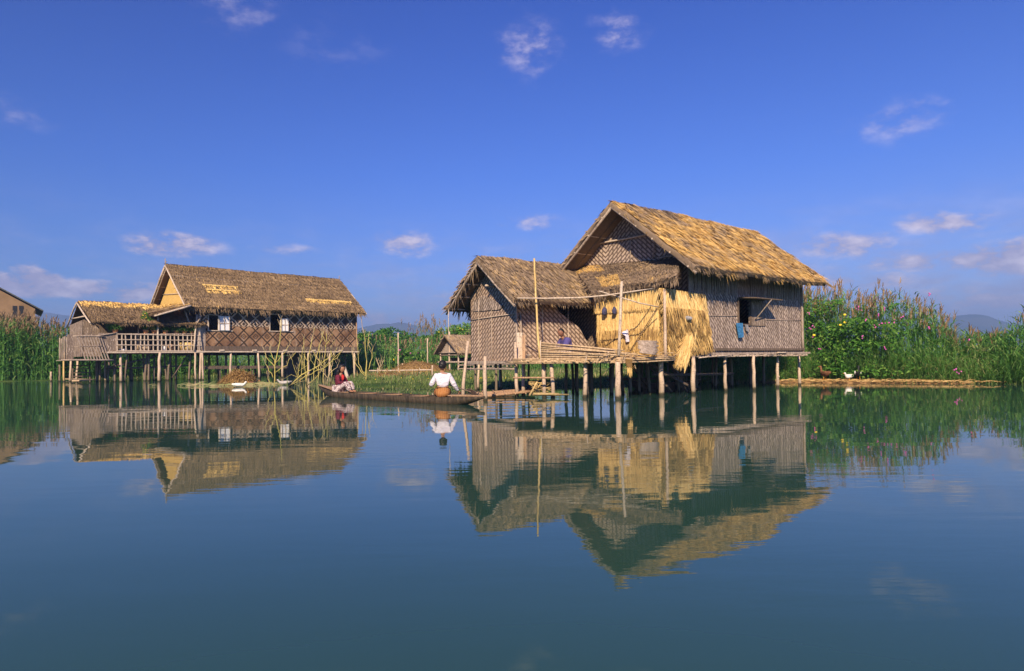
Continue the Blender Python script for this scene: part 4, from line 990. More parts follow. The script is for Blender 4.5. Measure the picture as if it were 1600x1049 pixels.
# rail fence in the marsh
mb = MB(); mb.pole(P(577, 579.5, 47), P(675, 578, 46), .055, .05, .003, 6, seg=6)
for px in (590, 622, 655): mb.pole(P(px, 588, 46.4), P(px+.5, 575, 46.4), .04, .035, 0, 6)
item('rail_fence', 'low single rail fence across the marsh between the canoe riders', 'fence', mb, M_pale)

# ================================================================ people, animals: skinned meshes
def skin(verts, edges, root, sub=2, mi=0):
    """verts: {name: (pos, radius or (rx, ry))}; returns (verts, faces) of the skinned surface"""
    names = list(verts); me = bpy.data.meshes.new('tmp')
    me.from_pydata([tuple(verts[n][0]) for n in names], [(names.index(a), names.index(b)) for a, b in edges], [])
    o = bpy.data.objects.new('tmp', me); COL.objects.link(o)
    md = o.modifiers.new('s', 'SKIN'); md.use_smooth_shade = True
    for i, n in enumerate(names):
        r = verts[n][1]; sv = me.skin_vertices[0].data[i]
        sv.radius = (r, r) if not isinstance(r, tuple) else r; sv.use_root = (n == root)
    if sub: s2 = o.modifiers.new('d', 'SUBSURF'); s2.levels = sub; s2.render_levels = sub
    bpy.context.view_layer.update()
    ev = o.evaluated_get(bpy.context.evaluated_depsgraph_get()); em = ev.to_mesh()
    r = ([v.co.copy() for v in em.vertices], [tuple(p.vertices) for p in em.polygons]); ev.to_mesh_clear()
    bpy.data.objects.remove(o); bpy.data.meshes.remove(me)
    return r
def merge(mb, vf, mi=0, M=None):
    n0 = len(mb.v)
    for v in vf[0]: mb.vert(M @ v if M is not None else v)
    for f in vf[1]: mb.face([i+n0 for i in f], mi, True)
def ball(mb, c, r, mi=0, M=None, fn=None, seg=(14, 10)):
    U, Vn = seg; ring = []
    c = Vector(c)
    for j in range(1, Vn):
        th = math.pi*j/Vn
        ring.append([Vector((math.sin(th)*math.cos(2*math.pi*i/U), math.sin(th)*math.sin(2*math.pi*i/U), math.cos(th))) for i in range(U)])
    def out(p):
        q = Vector((p.x*r[0], p.y*r[1], p.z*r[2])); q = fn(p, q) if fn else q
        return c + (M @ q if M is not None else q)
    ids = [[mb.vert(out(p)) for p in rr] for rr in ring]; t = mb.vert(out(Vector((0, 0, 1)))); b = mb.vert(out(Vector((0, 0, -1))))
    for i in range(U):
        j = (i+1) % U; mb.face((t, ids[0][i], ids[0][j]), mi, True); mb.face((b, ids[-1][j], ids[-1][i]), mi, True)
        for k in range(len(ids)-1): mb.face((ids[k][i], ids[k+1][i], ids[k+1][j], ids[k][j]), mi, True)
def hand(mb, w, d, palm, side):
    """w wrist, d towards the fingers, palm = palm normal, side = +1/-1 thumb side"""
    d = Vector(d).normalized(); pn = Vector(palm); pn = (pn-d*pn.dot(d)).normalized(); s = d.cross(pn)*side; w = Vector(w)
    vs = {'w': (w, .022), 'p': (w+d*.045, (.036, .015)), 'k': (w+d*.085, (.038, .013))}; ed = [('w', 'p'), ('p', 'k')]
    merge(mb, skin(vs, ed, 'w', 1))
    for i, (o, L) in enumerate(((-.027, .062), (-.009, .074), (.009, .070), (.027, .055))):
        a = w+d*.075+s*-o; b = a+d*L*.45+pn*.008; c = b+d*L*.28+pn*.022; e = c+d*L*.12+pn*.024
        merge(mb, skin({'a': (a, .0088), 'b': (b, .0085), 'c': (c, .008), 'e': (e, .0068)}, [('a', 'b'), ('b', 'c'), ('c', 'e')], 'a', 1))
    a = w+d*.03+s*.024; b = a+d*.028+s*.028+pn*.01; c = b+d*.03+s*.008+pn*.012
    merge(mb, skin({'a': (a, .011), 'b': (b, .0098), 'c': (c, .008)}, [('a', 'b'), ('b', 'c')], 'a', 1))
def headshape(p, q):
    # p unit direction, +Y is the face
    if p.y > 0:
        q.y *= .94
        if abs(p.x) < .22 and -.38 < p.z < .12: q.y += .022*(1-abs(p.x)/.22)*(1 if p.z < 0 else 1-p.z/.12)*(1-abs(p.z+.15)*1.2)
        if abs(abs(p.x)-.36) < .16 and abs(p.z-.05) < .14: q.y -= .008
        if abs(p.x) < .35 and abs(p.z+.52) < .1: q.y += .004
    if p.z < -.2: q.x *= 1-.35*(-p.z-.2); q.y *= 1-.12*(-p.z-.2)
    return q
def head(mb, c, M, s=1.0):
    ball(mb, c, (.077*s, .095*s, .115*s), 0, M, headshape, (22, 16))
    for sx in (-1, 1):
        ball(mb, Vector(c)+M @ Vector((sx*.078*s, -.008, -.005)), (.010*s, .020*s, .030*s), 0, M, None, (8, 6))
        ball(mb, Vector(c)+M @ Vector((sx*.030*s, .083*s, .008)), (.012*s, .006*s, .006*s), 1, M, None, (8, 6))
    ball(mb, Vector(c)+M @ Vector((0, .086*s, -.058*s)), (.022*s, .008*s, .006*s), 2, M, None, (8, 5))
def person(label, loc, rz, J, rad, hd, hands, mats=None, skinm=None):
    t = thing('person', label, 'person', loc, rz); t.scale = (1.12, 1.12, 1.12)
    mb = MB()
    ed = [('pel', 'wai'), ('wai', 'che'), ('che', 'nk'), ('nk', 'hd')]
    for s in 'lr': ed += [('che', s+'sh'), (s+'sh', s+'el'), (s+'el', s+'wr'), ('pel', s+'hi'), (s+'hi', s+'kn'), (s+'kn', s+'an'), (s+'an', s+'to')]
    R0 = dict(pel=(.13, .11), wai=(.115, .09), che=(.14, .10), nk=(.052, .052), hd=.05, sh=.058, el=.040, wr=.027, hi=.095, kn=.062, an=.038, to=(.036, .024)); R0.update(rad)
    vs = {k: (Vector(p), R0.get(k, R0.get(k[1:]))) for k, p in J.items()}
    merge(mb, skin(vs, ed, 'pel'))
    Mh = Matrix.Rotation(hd[1], 3, 'Z') @ Matrix.Rotation(hd[2], 3, 'X')
    head(mb, hd[0], Mh)
    for w, d, pn, sd_ in hands: hand(mb, w, d, pn, sd_)
    mb.build('body', [skinm or M_skin, M_black, M_maroon], t)
    return t, vs, Mh
def garment(t, name, mat, vs, keys, ed, root, grow=.014, over=None, sub=2, label=None):
    mb = MB(); d = {}
    for k in keys:
        p, r = vs[k]; r = tuple(q+grow for q in r) if isinstance(r, tuple) else r+grow
        if over and k in over: r = over[k]
        d[k] = (p, r)
    if over:
        for k, v in over.items():
            if k not in d and isinstance(v, tuple) and hasattr(v[0], 'x'): d[k] = v
    merge(mb, skin(d, ed, root, sub)); return mb.build(name, mat, t, label)

# ---- the canoe
bA, bB = Vector((-5.8, 22.0, 0)), Vector((-1.3, 17.3, 0))
axis = (bB-bA).normalized(); half = 4.15; bc = (bA+bB)/2
brz = math.atan2(axis.y, axis.x)
def canoe(label, loc, rz, hl, beam, mat, tipz=(.34, .22), free=.17, name='canoe', cat='boat'):
    t = thing(name, label, cat, loc, rz); mb = MB(); n = 36
    rows = []
    for i in range(n+1):
        k = -1+2*i/n; x = k*hl; e = abs(k)
        w = beam/2*max(.02, (1-e**2.6))**.8; tz = tipz[0] if k < 0 else tipz[1]
        gz = free+(tz-free)*max(0, (e-.55)/.45)**1.6; kz = -.16+(gz-.03+.16)*max(0, (e-.6)/.4)**1.5
        r = []
        for a, zz in ((1, gz), (.93, gz*.45+kz*.55), (.55, kz*.85+gz*.15), (0, kz), (-.55, kz*.85+gz*.15), (-.93, gz*.45+kz*.55), (-1, gz)):
            r.append(mb.vert((x, a*w+noise.noise(V(x*.8, a, 1))*.012, zz+noise.noise(V(x*1.3, a*2, 5))*.012)))
        for a, zz in ((-.86, gz), (-.78, gz*.5+kz*.5+.03), (-.45, kz*.8+gz*.2+.03), (0, kz*.85+gz*.15+.025), (.45, kz*.8+gz*.2+.03), (.78, gz*.5+kz*.5+.03), (.86, gz)):
            r.append(mb.vert((x, a*w, zz)))
        rows.append(r)
    m_ = len(rows[0])
    for a, b in zip(rows, rows[1:]):
        for i in range(m_): mb.face((a[i], b[i], b[(i+1) % m_], a[(i+1) % m_]), 0, i not in (6, 13))
    mb.face(rows[0]); mb.face(rows[-1][::-1]); mb.build('hull', mat, t)
    for k in (-.62, -.3, .02, .34, .60):
        w = beam/2*(1-abs(k)**2.6)**.8; q = MB(); q.bar((k*hl, -w*.9, free-.02), (k*hl, w*.9, free-.02), .10, .03, up=(0, 0, 1)); q.build('thwart', M_brownwood, t)
    q = MB()
    for sg in (-1, 1):
        x0, x1 = (.70*hl*sg, .99*hl*sg); tz = tipz[0] if sg < 0 else tipz[1]
        q.slab([(x0, -.16, free+.03), (x1, -.03, tz), (x1, .03, tz), (x0, .16, free+.03)], (0, 0, .03))
    q.build('deck_board', M_brownwood, t)
    q = MB()
    for i in range(2): q.bar((-.55*hl, -.12+.2*i, .02), (.5*hl, -.12+.2*i, .02), .16, .02)
    q.build('floor_board', M_hull, t)
    return t
boat = canoe('long weathered wooden canoe carrying the girl and the woman in white', bc, brz, half, .84, M_hull)
canoe('dark canoe moored in the shade under the large house', B.w(3.6, 3.6, 0), B.rz, 2.2, .7, M_dark)

# ---- woman in white, seen from behind, paddling
wl_ = bA.lerp(bB, .885); wl_.z = .15
J = dict(pel=(0, 0, .10), wai=(0, .01, .26), che=(0, 0, .43), nk=(0, .015, .56), hd=(0, .03, .63),
         lsh=(-.155, 0, .50), lel=(-.275, .02, .28), lwr=(-.235, .22, .36), rsh=(.155, 0, .50), rel=(.265, -.01, .29), rwr=(.36, .10, .14),
         lhi=(-.09, .03, .08), lkn=(-.14, .42, .12), lan=(.02, .40, .03), lto=(.10, .44, .02), rhi=(.09, .03, .08), rkn=(.14, .42, .12), ran=(-.04, .50, .03), rto=(-.13, .54, .02))
per, vs, Mh = person('woman in a white long sleeved blouse and brown wrap skirt with her back turned', wl_, R(8), J, {}, ((0, .035, .745), R(-28), R(-6)),
    [((-.235, .235, .365), (.1, .9, .35), (.8, -.2, 0), 1), ((.365, .11, .13), (.55, .5, -.45), (-.5, .6, 0), -1)])
ks = ['wai', 'che', 'nk', 'lsh', 'rsh', 'lel', 'rel', 'lwr', 'rwr']
es = [('wai', 'che'), ('che', 'nk'), ('che', 'lsh'), ('che', 'rsh'), ('lsh', 'lel'), ('lel', 'lwr'), ('rsh', 'rel'), ('rel', 'rwr')]
vs2 = dict(vs); vs2['wai'] = (Vector((0, .0, .19)), (.15, .12)); vs2['nk'] = (Vector((0, .01, .52)), (.07, .06))
garment(per, 'blouse', M_blouse, vs2, ks, es, 'che', .022, {'che': (.175, .125), 'lwr': .038, 'rwr': .038, 'wai': (.16, .128), 'lel': .060, 'rel': .060, 'lsh': .078, 'rsh': .078})
vs3 = dict(vs); vs3['pel'] = (Vector((0, 0, .10)), (.17, .145)); vs3['wai'] = (Vector((0, 0, .24)), (.165, .135)); vs3['lkn'] = (vs['lkn'][0], .1); vs3['rkn'] = (vs['rkn'][0], .1)
vs3['bot'] = (Vector((0, -.01, -.04)), (.18, .15))
garment(per, 'wrap_skirt', M_longyi, vs3, ['bot', 'pel', 'wai', 'lkn', 'rkn'], [('bot', 'pel'), ('pel', 'wai'), ('pel', 'lkn'), ('pel', 'rkn')], 'pel', .012)
mb = MB(); hc = Vector((0, .025, .765))
ball(mb, hc, (.092, .104, .105), 0, Mh, lambda p, q: q if not (p.y > .35 and p.z < .5) else q*.72, (20, 14))
ball(mb, hc+Mh @ Vector((0, -.075, -.045)), (.062, .055, .05), 0, Mh, lambda p, q: q*(1+.1*noise.noise(p*3)), (14, 10))
mb.build('hair', M_blackhair, per)
# her paddle
mb = MB(); a = per.matrix_basis @ Vector((.2, .1, .36)); c0 = wl_+Vector((-.12, .26, .50)); 
pA = wl_+Vector((.30, .30, .26)); pB = Wt(738, 17.15, .30); dirp = (pB-pA).normalized()
mb.tube([pA-dirp*.75, pB-dirp*.1], [.017, .017], 8)
sdv = dirp.cross(Vector((0, 1, .3))).normalized(); nv_ = sdv.cross(dirp)
out = [(-.35, .02), (-.30, .055), (-.12, .075), (.10, .075), (.22, .05), (.27, .0)]
mb.slab([pB+dirp*x+sdv*w for x, w in out]+[pB+dirp*x-sdv*w for x, w in out[::-1][1:]], nv_*.014)
item('paddle', 'dark wooden paddle held low over the side by the woman in white', 'paddle', mb, M_dark)

# ---- girl at the far end of the canoe
gl = bA.lerp(bB, .065); gl.z = .16
J = dict(pel=(0, 0, .09), wai=(0, .02, .22), che=(0, .05, .37), nk=(0, .07, .48), hd=(0, .085, .54),
         lsh=(-.13, .05, .43), lel=(-.19, .13, .25), lwr=(-.05, .28, .26), rsh=(.13, .05, .43), rel=(.19, .13, .25), rwr=(.05, .29, .25),
         lhi=(-.08, .03, .08), lkn=(-.10, .33, .27), lan=(-.08, .42, .02), lto=(-.08, .53, .01), rhi=(.08, .03, .08), rkn=(.10, .33, .25), ran=(.08, .44, .02), rto=(.08, .55, .01))
per, vs, Mh = person('girl with black hair in a maroon jacket sitting in the far end of the canoe', gl, R(-112), J,
    dict(pel=(.12, .10), wai=(.10, .08), che=(.115, .085), sh=.05, el=.035, wr=.024, hi=.08, kn=.052), ((0, .11, .645), R(-14), R(-12)),
    [((-.045, .285, .26), (.6, .6, 0), (0, -.3, -1), -1), ((.045, .295, .25), (-.6, .6, 0), (0, -.3, -1), 1)])
garment(per, 'jacket', M_maroon, vs, ['pel', 'wai', 'che', 'lsh', 'rsh', 'lel', 'rel', 'lwr', 'rwr'], [('pel', 'wai'), ('wai', 'che'), ('che', 'lsh'), ('che', 'rsh'), ('lsh', 'lel'), ('lel', 'lwr'), ('rsh', 'rel'), ('rel', 'rwr')], 'che', .024)
mb = MB(); ball(mb, (0, .122, .40), (.035, .06, .09), 0, None, None, (12, 8)); mb.build('shirt', M_red, per)
garment(per, 'wrap_skirt', M_longyi2, vs, ['pel', 'lhi', 'rhi', 'lkn', 'rkn', 'lan', 'ran'], [('pel', 'lhi'), ('pel', 'rhi'), ('lhi', 'lkn'), ('rhi', 'rkn'), ('lkn', 'lan'), ('rkn', 'ran')], 'pel', .035, {'lan': .075, 'ran': .075})
mb = MB(); hc = Vector((0, .10, .668))
ball(mb, hc, (.108, .118, .12), 0, Mh, lambda p, q: q if not (p.y > .42 and p.z < .45) else q*.66, (20, 14))
merge(mb, skin({'a': (Vector((0, .03, .66)), (.09, .08)), 'b': (Vector((0, -.02, .52)), (.08, .05)), 'c': (Vector((0, -.05, .38)), (.06, .035)), 'd': (Vector((0, -.06, .28)), (.03, .02))}, [('a', 'b'), ('b', 'c'), ('c', 'd')], 'a'))
mb.build('hair', M_blackhair, per)

# ---- man behind the railing
J = dict(pel=(0, 0, .11), wai=(0, .05, .27), che=(0, .12, .43), nk=(0, .17, .54), hd=(0, .20, .60),
         lsh=(-.16, .12, .49), lel=(-.24, .24, .27), lwr=(-.10, .42, .22), rsh=(.16, .12, .49), rel=(.24, .24, .27), rwr=(.10, .42, .22),
         lhi=(-.09, .03, .09), lkn=(-.27, .36, .13), lan=(.0, .38, .04), lto=(.10, .42, .03), rhi=(.09, .03, .09), rkn=(.27, .36, .13), ran=(-.02, .50, .04), rto=(-.12, .54, .03))
mp_ = P(889, 563, 20.7); mp_.z = 1.13
per, vs, Mh = person('man in a dark purple shirt sitting bent forward behind the deck railing', mp_, R(112), J, {}, ((0, .235, .70), R(8), R(-24)),
    [((-.09, .43, .22), (.7, .6, 0), (0, -.3, -1), -1), ((.09, .43, .22), (-.7, .6, 0), (0, -.3, -1), 1)], skinm=M_skind)
garment(per, 'shirt', M_purple, vs, ['pel', 'wai', 'che', 'lsh', 'rsh', 'lel', 'rel'], [('pel', 'wai'), ('wai', 'che'), ('che', 'lsh'), ('che', 'rsh'), ('lsh', 'lel'), ('rsh', 'rel')], 'che', .045, {'lsh': .10, 'rsh': .10, 'che': (.20, .16), 'wai': (.17, .15)})
garment(per, 'wrap_skirt', M_longyi2, vs, ['pel', 'lkn', 'rkn', 'lan', 'ran'], [('pel', 'lkn'), ('pel', 'rkn'), ('lkn', 'lan'), ('rkn', 'ran')], 'pel', .03)
mb = MB(); ball(mb, Vector((0, .228, .712)), (.083, .100, .108), 0, Mh, lambda p, q: q if not (p.y > .25 and p.z < .55 or p.z < -.35) else q*.7, (20, 14)); mb.build('hair', M_blackhair, per)

# ---- ducks
def duck(label, p, rz, mats, s=1.0, swim=True, sit=False):
    t = thing('duck', label, 'duck', p, rz); s *= .85; t.scale = (s, s, s*(.8 if swim else 1)); mb = MB(); z = .06 if swim else (.10 if sit else .17); low = swim or sit; hz_ = .17 if low else .27
    merge(mb, skin({'t': (Vector((-.27, 0, z+.09)), (.02, .03)), 'r': (Vector((-.17, 0, z+.05)), (.06, .07)), 'b': (Vector((-.02, 0, z+.03)), (.105, .095)), 'c': (Vector((.12, 0, z+.04)), (.08, .08)),
        'n': (Vector((.19, 0, z+(.10 if low else .13))), .038), 'm': (Vector((.20, 0, z+(.14 if low else .22))), .032), 'h': (Vector((.225, 0, z+hz_)), .045), 'f': (Vector((.26, 0, z+hz_)), .035)},
        [('t', 'r'), ('r', 'b'), ('b', 'c'), ('c', 'n'), ('n', 'm'), ('m', 'h'), ('h', 'f')], 'b'))
    mb.build('body', mats[0], t)
    mb = MB(); ball(mb, (.31, 0, z+hz_-.008), (.04, .02, .012), 0, None, None, (8, 6)); mb.build('bill', M_bill, t)
    for sg in (-1, 1):
        mb = MB(); ball(mb, (-.06, sg*.085, z+.06), (.15, .025, .065), 0, Matrix.Rotation(R(8), 3, 'Y'), None, (12, 8)); mb.build('wing', mats[1], t)
        if not swim:
            mb = MB(); mb.tube([(0, sg*.04, z-.02), (.01, sg*.04, .0), (.06, sg*.045, .01)], [.011, .01, .018], 6); mb.build('leg', M_bill, t)
    return t
duck('white duck floating in front of the brown hay heap', Wt(374, 31.5), R(8), (M_featherw, M_featherw), 1.5)
duck('grey and white duck swimming among the yellow branches', Wt(444, 34), R(200), (M_featherg, M_featherg), 1.6)
duck('black duck swimming right of the grey and white one', Wt(460, 34), R(-20), (M_featherk, M_featherk), 1.3)
duck('dark duck floating at the right end of the hay heap', Wt(394, 35), R(30), (M_featherk, M_featherb), 1.3)
duck('brown duck standing on the mud bank right of the large house', Vector((13.15, 28.75, .12)), R(100), (M_featherb, M_featherb), 1.5, False)
duck('white duck resting on the mud bank with its head down', Vector((13.95, 28.35, .12)), R(-150), (M_featherw, M_featherw), 1.25, False, True)
duck('black and white duck standing at the water edge of the mud bank', Vector((14.35, 28.35, .12)), R(60), (M_featherk, M_featherw), 1.5, False)

# ================================================================ heaps, mud bank
def heap(name, label, cat, c, rx, ry, h, mat, n, L, seed):
    mb = MB(); U, Vn = 28, 8
    c = Vector(c); rows = []
    def f(a, k): 
        q = 1+.18*noise.noise(V(math.cos(a)*1.5, math.sin(a)*1.5, seed))
        z = h*(1-k**1.7)*(1+.2*noise.noise(V(math.cos(a)*k*2, math.sin(a)*k*2, seed+4)))
        return c+V(math.cos(a)*rx*k*q, math.sin(a)*ry*k*q, z-.03)
    for j in range(Vn+1): rows.append([mb.vert(f(2*math.pi*i/U, j/Vn), .3) for i in range(U)])
    for a, b in zip(rows, rows[1:]):
        for i in range(U): mb.face((a[i], b[i], b[(i+1) % U], a[(i+1) % U]))
    for k in range(n):
        a = rnd.uniform(0, 6.28); r_ = math.sqrt(rnd.random()); p = f(a, r_)
        d = V(math.cos(a)*r_+rnd.gauss(0, .8), math.sin(a)*r_+rnd.gauss(0, .8), rnd.gauss(.1, .4)).normalized()
        mb.blade(p+V(0, 0, .02), d, L*rnd.uniform(.5, 1.3), .03, d.cross(V(0, 0, 1)).normalized(), .25, 2, max(0, min(1, rnd.gauss(.5, .22))), 0, .2)
    return tag(mb.build(name, mat), label, cat)
heap('hay_heap', 'round heap of brown hay at the waterline in front of the left house', 'heap', Wt(373, 35.5), 1.0, .8, .72, M_hay, 2600, .34, 3)
heap('hay_heap', 'long low mound of brown straw in the marsh left of the shack', 'heap', Wt(655, 52, .1), 2.9, 2.0, 1.0, M_hay, 3000, .4, 8)
heap('dead_branches', 'low tangle of reddish dead stems in the weeds behind the canoe', 'branches', Wt(612, 40, .1), 2.6, 1.2, .35, M_hay, 1100, .8, 12)
mb = MB(); rows = []
for j, (o, zz) in enumerate(((-.6, -.06), (-.25, .05), (.35, .11), (1.2, .13), (2.4, .1))):
    r = []
    for i in range(60):
        x = 11.0+i*.11; k = 1-abs(i/59-.42)*1.1
        r.append(mb.vert((x, shore_y(x)-.2+o*max(.15, k)+.3*noise.noise(V(x*1.5, 0, 2))+.12*noise.noise(V(x*5, 0, 2)), zz*max(.1, k)+.03*noise.noise(V(x*3, o*2, 5)))))
    rows.append(r)
for a, b in zip(rows, rows[1:]):
    for i in range(59): mb.face((a[i], a[i+1], b[i+1], b[i]), 0, True)
tag(mb.build('mud_bank', M_mud), kind='structure')
mb = MB()
for k in range(800):                                        # dead stems, roots and washed-up straw along the mud
    x = rnd.triangular(11, 18.5, 13.5); y = shore_y(x)+rnd.gauss(0, .35)-.15; a = rnd.gauss(0, .6)
    mb.blade((x, y, .07+rnd.random()*.05), Vector((math.cos(a), math.sin(a), rnd.uniform(0, .5))).normalized(), rnd.uniform(.1, .45), .025, (0, .5, 1), .3, 2, max(0, min(1, rnd.gauss(.45, .25))), 0, .2)
tag(mb.build('straw_litter', M_hay), 'washed up straw and dead stems lying along the mud bank', 'litter', kind='stuff')

# ================================================================ bare yellow branches standing in the water
def branchy(label, px, py, mains, forks, r=.027, mat=M_sap, tips=True, group=None):
    """stems given as polylines of photo points, put at the depth of the foot"""
    D = dw(py, px); t = thing('bare_shrub', label, 'shrub', Wt(px, D), 0, group); o = Vector(t.location)
    for pts, rr in [(q, r) for q in mains]+[(q, r*.62) for q in forks]:
        mb = MB(); n = len(pts); pp = []
        zig = rnd.uniform(-.5, .5)
        for i, (a, b) in enumerate(pts):
            q = P(a, b, D+zig*i*.35)
            if i == 0 and (a, b) == (px, py): q = Wt(px, D, -.35)
            pp.append(q-o)
        # resample with small kinks
        fine = []
        for a, b in zip(pp, pp[1:]):
            for k in (0, .33, .66): fine.append(a.lerp(b, k)+V(rnd.gauss(0, .02), 0, rnd.gauss(0, .02)))
        fine.append(pp[-1]); m_ = len(fine)
        mb.tube(fine, [rr*(1-.55*i/(m_-1)) for i in range(m_)], 6)
        if tips:
            e = fine[-1]
            for k in range(rnd.randint(4, 7)):
                d = V(rnd.uniform(-.6, .6), rnd.uniform(-.4, .4), 1).normalized(); ee = fine[-1-min(len(fine)-2, k//2)]; mb.tube([ee, ee+d*rnd.uniform(.12, .4)], [rr*.4, rr*.15], 5, mi=1)
        mb.build('stem' if pts in mains else 'branch', [mat, M_sapp], t)
    return t
G1 = 'bare branches standing in the water before the left house'
branchy('tallest bare yellow shrub, in front of the second shuttered window', 425, 609, [[(425, 609), (431, 572), (437, 535), (439, 500)]],
        [[(427, 589), (418, 574), (414, 566)], [(430, 575), (419, 562), (413, 548)], [(431, 568), (425, 555), (421, 545)], [(428, 584), (447, 570), (462, 551)], [(432, 566), (444, 552), (453, 538)], [(424, 600), (419, 593), (418, 588)]], group=G1)
branchy('upright pale yellow stem with bent tip, right of the tallest shrub', 477, 597, [[(477, 597), (476, 565), (475, 528)]], [[(476, 580), (471, 560), (474, 540)]], group=G1)
branchy('yellow stem leaning right with a bright tip before the patterned wall', 478, 600, [[(478, 600), (480, 565), (487, 535), (492, 513)]], [[(480, 565), (474, 553), (471, 572)]], group=G1)
branchy('long yellow stem arching right to the eave with twigs at its top', 487, 598, [[(487, 598), (492, 565), (500, 537), (506, 518)]], [[(494, 560), (490, 548), (487, 547)]], group=G1)
branchy('upright yellow stem ending in a spray of pale twigs beneath the right eave', 504, 601, [[(504, 601), (506, 565), (510, 520)]], [[(506, 575), (497, 563), (491, 555)], [(508, 545), (514, 532), (520, 522)], [(509, 535), (505, 526), (502, 520)]], group=G1)
branchy('spreading yellow shrub with pale upper twigs just left of the girl', 516, 600, [[(516, 600), (517, 570), (517, 545)]], [[(517, 566), (528, 557), (536, 546)], [(517, 570), (524, 552), (526, 543)], [(517, 560), (516, 545), (523, 533)]], group=G1)
branchy('two fallen yellow branches sloping up to the right before the stilts', 439, 605, [[(439, 605), (470, 587), (500, 570), (520, 556)]], [[(450, 604), (478, 588), (505, 576), (534, 549)], [(476, 608), (492, 592), (515, 566)]], .035, group=G1)
branchy('low cluster of thin bent yellow sticks behind the fallen branches', 469, 596, [[(469, 596), (472, 575), (476, 560)]], [[(470, 590), (463, 580), (468, 568)], [(470, 592), (455, 586), (433, 598)]], .022, group=G1)
branchy('thin leaning yellow shoots just right of the two dark ducks', 464, 603, [[(464, 603), (466, 580), (473, 548)]], [[(465, 590), (458, 572), (455, 560)], [(466, 582), (480, 570), (488, 558)]], .02, group=G1)
branchy('crossing thin yellow twigs in the middle of the branch cluster', 495, 602, [[(495, 602), (499, 575), (498, 542)]], [[(497, 588), (508, 572), (515, 556)], [(498, 580), (489, 568), (483, 550)], [(499, 568), (505, 556), (503, 546)]], .021, group=G1)
branchy('short pale shoots low down between the fallen branches and the canoe', 510, 604, [[(510, 604), (513, 585), (520, 568)]], [[(512, 592), (503, 580), (500, 566)], [(513, 585), (526, 575), (530, 566)]], .02, M_sapp, group=G1)
branchy('slim pale stem by the right corner of the left house', 554, 597, [[(554, 597), (553, 570), (551, 548)]], [[(553, 575), (555, 558), (552, 543)]], .03, M_sapp, group=G1)
branchy('wide forked yellow shrub standing alone right of the left house', 571, 601, [[(571, 601), (573, 565), (576, 527)]], [[(570, 584), (560, 570), (558, 530)], [(570, 586), (556, 570), (551, 556)], [(573, 581), (581, 560), (583, 543)], [(573, 560), (570, 530), (569, 522)]], .034)
branchy('small pale forked shrub in the weeds right of the yellow one', 594, 588, [[(594, 588), (593, 575), (588, 562)]], [[(593, 576), (600, 562)], [(593, 578), (596, 560)]], .04, M_sapp)

# ================================================================ pot plants and baskets on the verandah
def leaves(mb, c, r, n, L=.12, w=.05, t=(.2, .9), mi=0, squash=1.0, droop=.4):
    c = Vector(c)
    for k in range(n):
        d = V(rnd.gauss(0, 1), rnd.gauss(0, 1), rnd.gauss(.2, .8)).normalized(); p = c+V(d.x*r, d.y*r, d.z*r*squash)*rnd.random()**.4
        e = (d+V(rnd.gauss(0, .5), rnd.gauss(0, .5), rnd.gauss(0, .5))).normalized()
        mb.blade(p, e, L*rnd.uniform(.6, 1.3), w, e.orthogonal().normalized(), droop, 2, rnd.uniform(*t), mi, .2)
def potted(label, px, py, y, h, r, pot=M_terra, flowers=False, cat='plant'):
    q = Lh.w(*Lh.hit(px, py, 1, y)); t = thing('potted_plant', label, cat, q, 0); mb = MB()
    pts = ((.10, 0), (.13, .05), (.17, .22), (.19, .23), (.19, .27), (.16, .27)); ids = [[mb.vert((a*math.cos(k*.628), a*math.sin(k*.628), b)) for k in range(10)] for a, b in pts]
    for a, b in zip(ids, ids[1:]):
        for i in range(10): mb.face((a[i], a[(i+1) % 10], b[(i+1) % 10], b[i]), 0, True)
    mb.face(ids[0][::-1]); mb.face(ids[-1]); mb.build('pot', pot, t)
    mb = MB(); mb.tube([(0, 0, .25), (0, 0, .25+h*.8)], [.015, .01], 5, .3); leaves(mb, (0, 0, .32+h*.5), r, int(160*r/.3), .2, .07, squash=h/r*.5)
    if flowers:
        for k in range(10): ball(mb, (rnd.gauss(0, r*.5), -r*.6, .3+h*rnd.random()), (.035, .03, .035), 1, None, None, (6, 4))
    mb.build('foliage', [M_leaf, M_yellow], t); return t
mb = MB(); mb.bar(Lh.hit(176, 522, 1, .12), Lh.hit(306, 522, 1, .12), .35, .05); mb.build('shelf', M_wood, left)
shz = Lh.hit(176, 522, 1, .12).z+.026
for px, h, r, lab, fl_ in ((180, .35, .42, 'broad leafed pot plant at the left end of the verandah railing', False), (228, 1.1, .28, 'tall pot plant beside the verandah post', True), (241, .3, .2, 'small pot plant just right of the tall one', True),
                      (258, .15, .13, 'tiny plant in an orange pot on the middle of the railing', False), (275, .25, .3, 'bushy pot plant left of the last two on the railing', False), (288, .3, .28, 'pot plant second from the right end of the railing', False), (300, .35, .3, 'bright green pot plant at the right end of the railing', True)):
    q = potted(lab, px, 522, .12, h, r, flowers=fl_); q.location.z = shz
hp = Lh.w(*Lh.hit(277, 504, 1, .6)); t = thing('hanging_plant', 'yellow leafed plant hanging in the dark verandah opening', 'plant', hp, 0)
mb = MB(); leaves(mb, (0, 0, 0), .28, 110, .18, .07, (.7, 1)); mb.build('foliage', M_leaf, t); mb = MB(); mb.tube([(0, 0, .1), (0, 0, 1.2)], .01, 5); mb.build('cord', M_dark, t)
